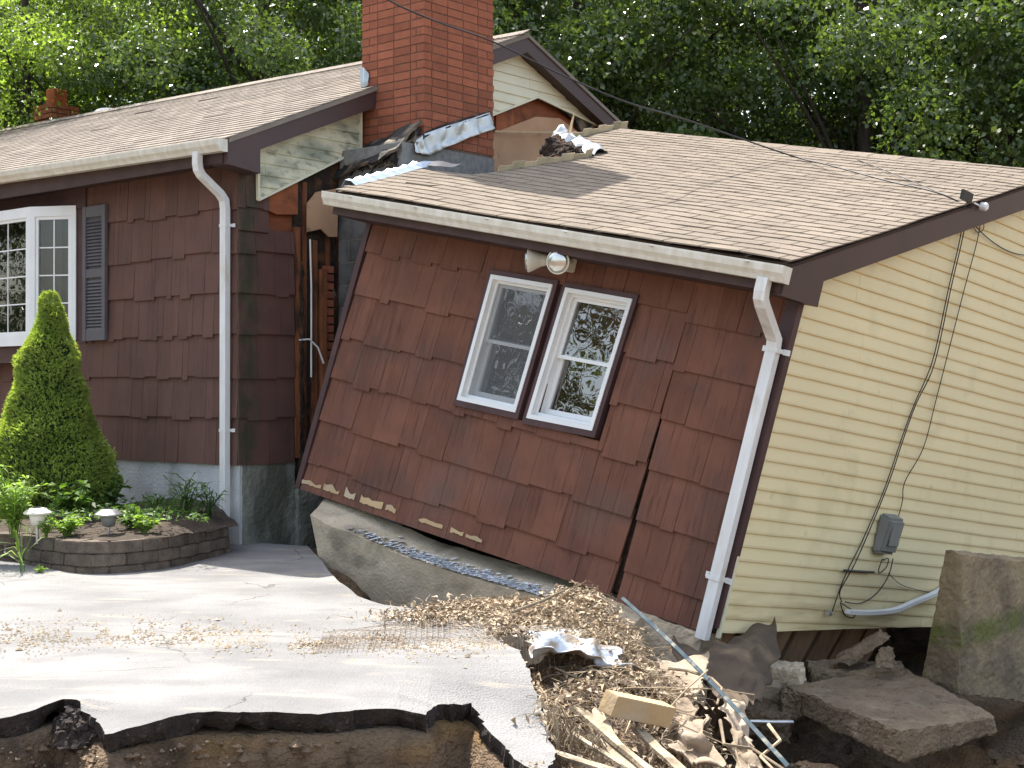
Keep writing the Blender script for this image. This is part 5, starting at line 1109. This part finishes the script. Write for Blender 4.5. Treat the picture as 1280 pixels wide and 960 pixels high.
# stones in the soil bank
mb = MB(); q = []
for _ in range(900):
    px, py = U(-10, 690), U(905, 962); d = U(5.2, 5.62); p = P(px, py, d); q.append((p, d))
hz = surf([(p.x, p.y) for p, d in q])
for (p, d), z in zip(q, hz):
    if z > -1.36: continue
    r = U(.003, .011); c = V((p.x, p.y, float(z) + r * .3)); t = rnd(); mb.add([c + V((U(-r, r) * .5 + x_ * r, y_ * r, z_ * r * U(.6, 1))) for x_, y_, z_ in ((1, 0, 0), (0, 1, 0), (-1, 0, 0), (0, -1, 0), (0, 0, 1), (0, 0, -1))], [(0, 1, 4), (1, 2, 4), (2, 3, 4), (3, 0, 4), (1, 0, 5), (2, 1, 5), (3, 2, 5), (0, 3, 5)], t)
mb.build('bank_pebbles', m_dirt)['kind'] = 'stuff'
mb = MB(); q = []
for _ in range(3800):
    a = rnd()
    if a < .5: x, y = U(-2.3, .5), U(5.0, 5.75)
    elif a < .8: x, y = U(.4, 3.2), U(6.0, 8.6)
    else: x, y = U(-1.5, 1.2), U(8.4, 10)
    q.append((x, y))
sq = sdist(np.array([a for a, b in q]), np.array([b for a, b in q]))
for (x, y), z, sd_ in zip(q, surf(q), sq):
    if sd_ < .02: continue
    r = U(.006, .03) * (1 if rnd() < .94 else 1.8); c = V((x, y, float(z) + r * .2)); t = rnd(); mb.add([c + V((U(.5, 1.2) * x_ * r, U(.5, 1.2) * y_ * r, z_ * r * U(.4, .9))) for x_, y_, z_ in ((1, 0, 0), (.3, 1, .2), (-1, .2, 0), (0, -1, .1), (.1, 0, 1), (0, 0, -1))], [(0, 1, 4), (1, 2, 4), (2, 3, 4), (3, 0, 4), (1, 0, 5), (2, 1, 5), (3, 2, 5), (0, 3, 5)], t)
mb.build('soil_clods', m_clod)['kind'] = 'stuff'

# ================================================================== SERVICE CABLE
a = MA @ V((XR + .03, 2.62, 2.95)); a = MA @ on(MA, EX, XR + .03, 1215, 260)
pth = smooth_path([P(440, -30, 10.4), P(490, 2, 10.5), P(545, 26, 10.55), P(617, 52, 10.6), P(700, 92, 10.65), P(780, 126, 10.7), P(860, 150, 11.4), *[MA @ on(MA, (0, -AS, 1), AZ + AS * .35 + .07, *q) for q in ((985, 193), (1040, 207), (1110, 226), (1170, 240))], a], 6)
mb = MB(); mb.tube([p - a for p in pth], .0065, 6); o = mb.build('service_cable', m_wire, smooth=True); o.location = a; tag(o, 'long black overhead cable running from the chimney to the corner of the tilted roof', 'cable')
b = MA @ on(MA, (0, -AS, 1), AZ + AS * .35 + .03, 1072, 199); pth = smooth_path([b, *[MA @ on(MA, (0, -AS, 1), AZ + AS * .35 + .04, *q) for q in ((1110, 214), (1150, 230))], a + V((0, 0, .01))], 6); mb = MB(); mb.tube([p - a for p in pth], .004, 5); o = mb.build('thin_cable', m_wire, smooth=True); o.location = a; tag(o, 'thinner black cable crossing the roof ridge above the yellow end wall', 'cable')

# ================================================================== TREES
def crown_mesh(name, n, mt, seed, R=(3.3, 3.3, 4.6), L=.082, ncl=125):
    rs = np.random.RandomState(seed); cl = []
    while len(cl) < ncl:
        p = rs.uniform(-1, 1, 3); r = np.linalg.norm(p)
        if .25 < r < 1: cl.append((p * np.array(R), rs.uniform(.45, .95)))
    C_ = np.array([c for c, r in cl]); Rr = np.array([r for c, r in cl]); k = rs.randint(0, ncl, n)
    off = rs.normal(0, 1, (n, 3)); off /= np.linalg.norm(off, axis=1)[:, None]; p = C_[k] + off * (Rr[k] * rs.uniform(.25, 1, n) ** .5)[:, None] * np.array([1, 1, .62])
    d = off * .5 + rs.normal(0, .6, (n, 3)) + np.array([0, 0, -.35]); d /= np.linalg.norm(d, axis=1)[:, None]
    up = np.array([0, 0, 1.0]) + rs.normal(0, .8, (n, 3)) + off * .3; s = np.cross(d, up); s /= np.linalg.norm(s, axis=1)[:, None] + 1e-9; u = np.cross(s, d)
    l = L * rs.uniform(.6, 1.35, n)[:, None]; w_ = l * .36
    a = p; m1 = p + d * l * .45 + s * w_ + u * l * .06; e = p + d * l - u * l * .1; m2 = p + d * l * .45 - s * w_ + u * l * .06
    co = np.stack([a, m1, e, m2], 1).reshape(-1, 3); me = bpy.data.meshes.new(name); me.vertices.add(4 * n); me.vertices.foreach_set('co', co.ravel()); me.loops.add(4 * n); me.loops.foreach_set('vertex_index', np.arange(4 * n))
    me.polygons.add(n); me.polygons.foreach_set('loop_start', np.arange(0, 4 * n, 4)); me.update(calc_edges=True)
    tone = np.clip(rs.uniform(0, 1, n) * .5 + (rs.uniform(0, 1, ncl)[k]) * .5, 0, 1); me.attributes.new('tone', 'FLOAT', 'FACE').data.foreach_set('value', tone); me.materials.append(mt); return me, cl
CM = [crown_mesh('crown', 62000, m_leaf, 1), crown_mesh('crown', 62000, m_leaf, 2), crown_mesh('crown', 56000, m_leaf2, 3), crown_mesh('crown', 52000, m_leaf, 4, (3.6, 3.3, 4.4), .095)]
TM = []
for i, (me_, cl) in enumerate(CM):
    mb = MB(); hgt = 5.2; r0 = (.20, .26, .15, .22)[i]; tr = smooth_path([V((0, 0, -.2)), V((U(-.1, .1), U(-.1, .1), 2)), V((U(-.25, .25), U(-.2, .2), 4)), V((U(-.3, .3), U(-.3, .3), 9.5))], 5)
    mb.tube(tr, r0, 10, r0 * .4, .5)
    for c, r in cl[::4]:
        c = V(c) + V((0, 0, hgt)); st_ = tr[min(len(tr) - 1, max(4, int((c.z - .8) / 9.5 * len(tr))))]; st_ = V((st_.x, st_.y, min(st_.z, c.z - .1))); mb.tube(smooth_path([st_, st_.lerp(c, .5) + V((0, 0, .2)), c], 4), .055, 6, .012, .5)
    me2 = bpy.data.meshes.new('trunk'); me2.from_pydata(mb.v, [], mb.f); me2.materials.append(m_bark); me2.polygons.foreach_set('use_smooth', [True] * len(me2.polygons)); me2.attributes.new('tone', 'FLOAT', 'FACE'); TM.append(me2)
def tree(i, x, y, s, rz, zc, label, grp):
    r_ = empty('tree', Matrix.Translation((x, y, -1.4)), label, 'tree', grp); r_.rotation_euler = (0, 0, rz); r_.scale = (s, s, s)
    t = bpy.data.objects.new('trunk', TM[i]); col.objects.link(t); t.parent = r_
    c = bpy.data.objects.new('crown', CM[i][0]); col.objects.link(c); c.parent = r_; c.location = (0, 0, zc + 1.3)
TG = 'trees behind the houses'
TR = [(2, -9.6, 25, 1, .3, 4.4, 'sunlit pale green tree at the far left behind the small chimney'), (2, -7.4, 22.5, .85, 1.9, 4.5, 'bright green tree rising behind the left roof just right of the small chimney'), (0, -5.4, 24, 1, 2, 4.6, 'darker tree with a slanting limb above the middle of the left roof'),
      (1, -3.9, 22.5, .95, 4, 5.0, 'tree with a thick dark trunk left of the big brick chimney'), (0, -1.2, 24.5, 1, 5, 4.6, 'tree mostly hidden directly behind the big brick chimney'), (3, 1.2, 23.5, 1, 1, 4.8, 'dark-trunked tree just right of the house gable peak'),
      (1, 3.4, 25.5, 1.05, 2.4, 4.4, 'tree with dense foliage above the left part of the tilted roof'), (3, 5.4, 22.5, .95, 3.3, 4.6, 'big-leaved tree with glossy foliage above the middle of the tilted roof'), (0, 7.7, 24, 1.05, 4.1, 4.2, 'dense tree above the right part of the tilted roof'),
      (3, 9.6, 22, 1, .8, 4.3, 'glossy tree at the far right edge behind the tilted roof')]
for k, t in enumerate(TR): tree(*t, TG)
for k in (1, 3, 4, 5, 6, 8, 9, 10): tree((1, 0, 3, 2)[k % 4], -15.5 + 3.0 * k, 31 + 1.8 * (k % 3), 1.25, k * 1.7, 4.2 + .5 * (k % 2), 'background tree standing behind the first row of trees', 'second row of trees far behind the houses')
for k in range(7): tree((0, 2, 1, 3)[k % 4], -24 - 3 * (k % 2) - (12 if k < 4 else 0), -14 + 5.5 * k, .6 if k < 4 else 1.25, k * 1.3, 4.2, 'tree across the street seen only as a reflection in the tilted windows', 'trees reflected in the window panes')
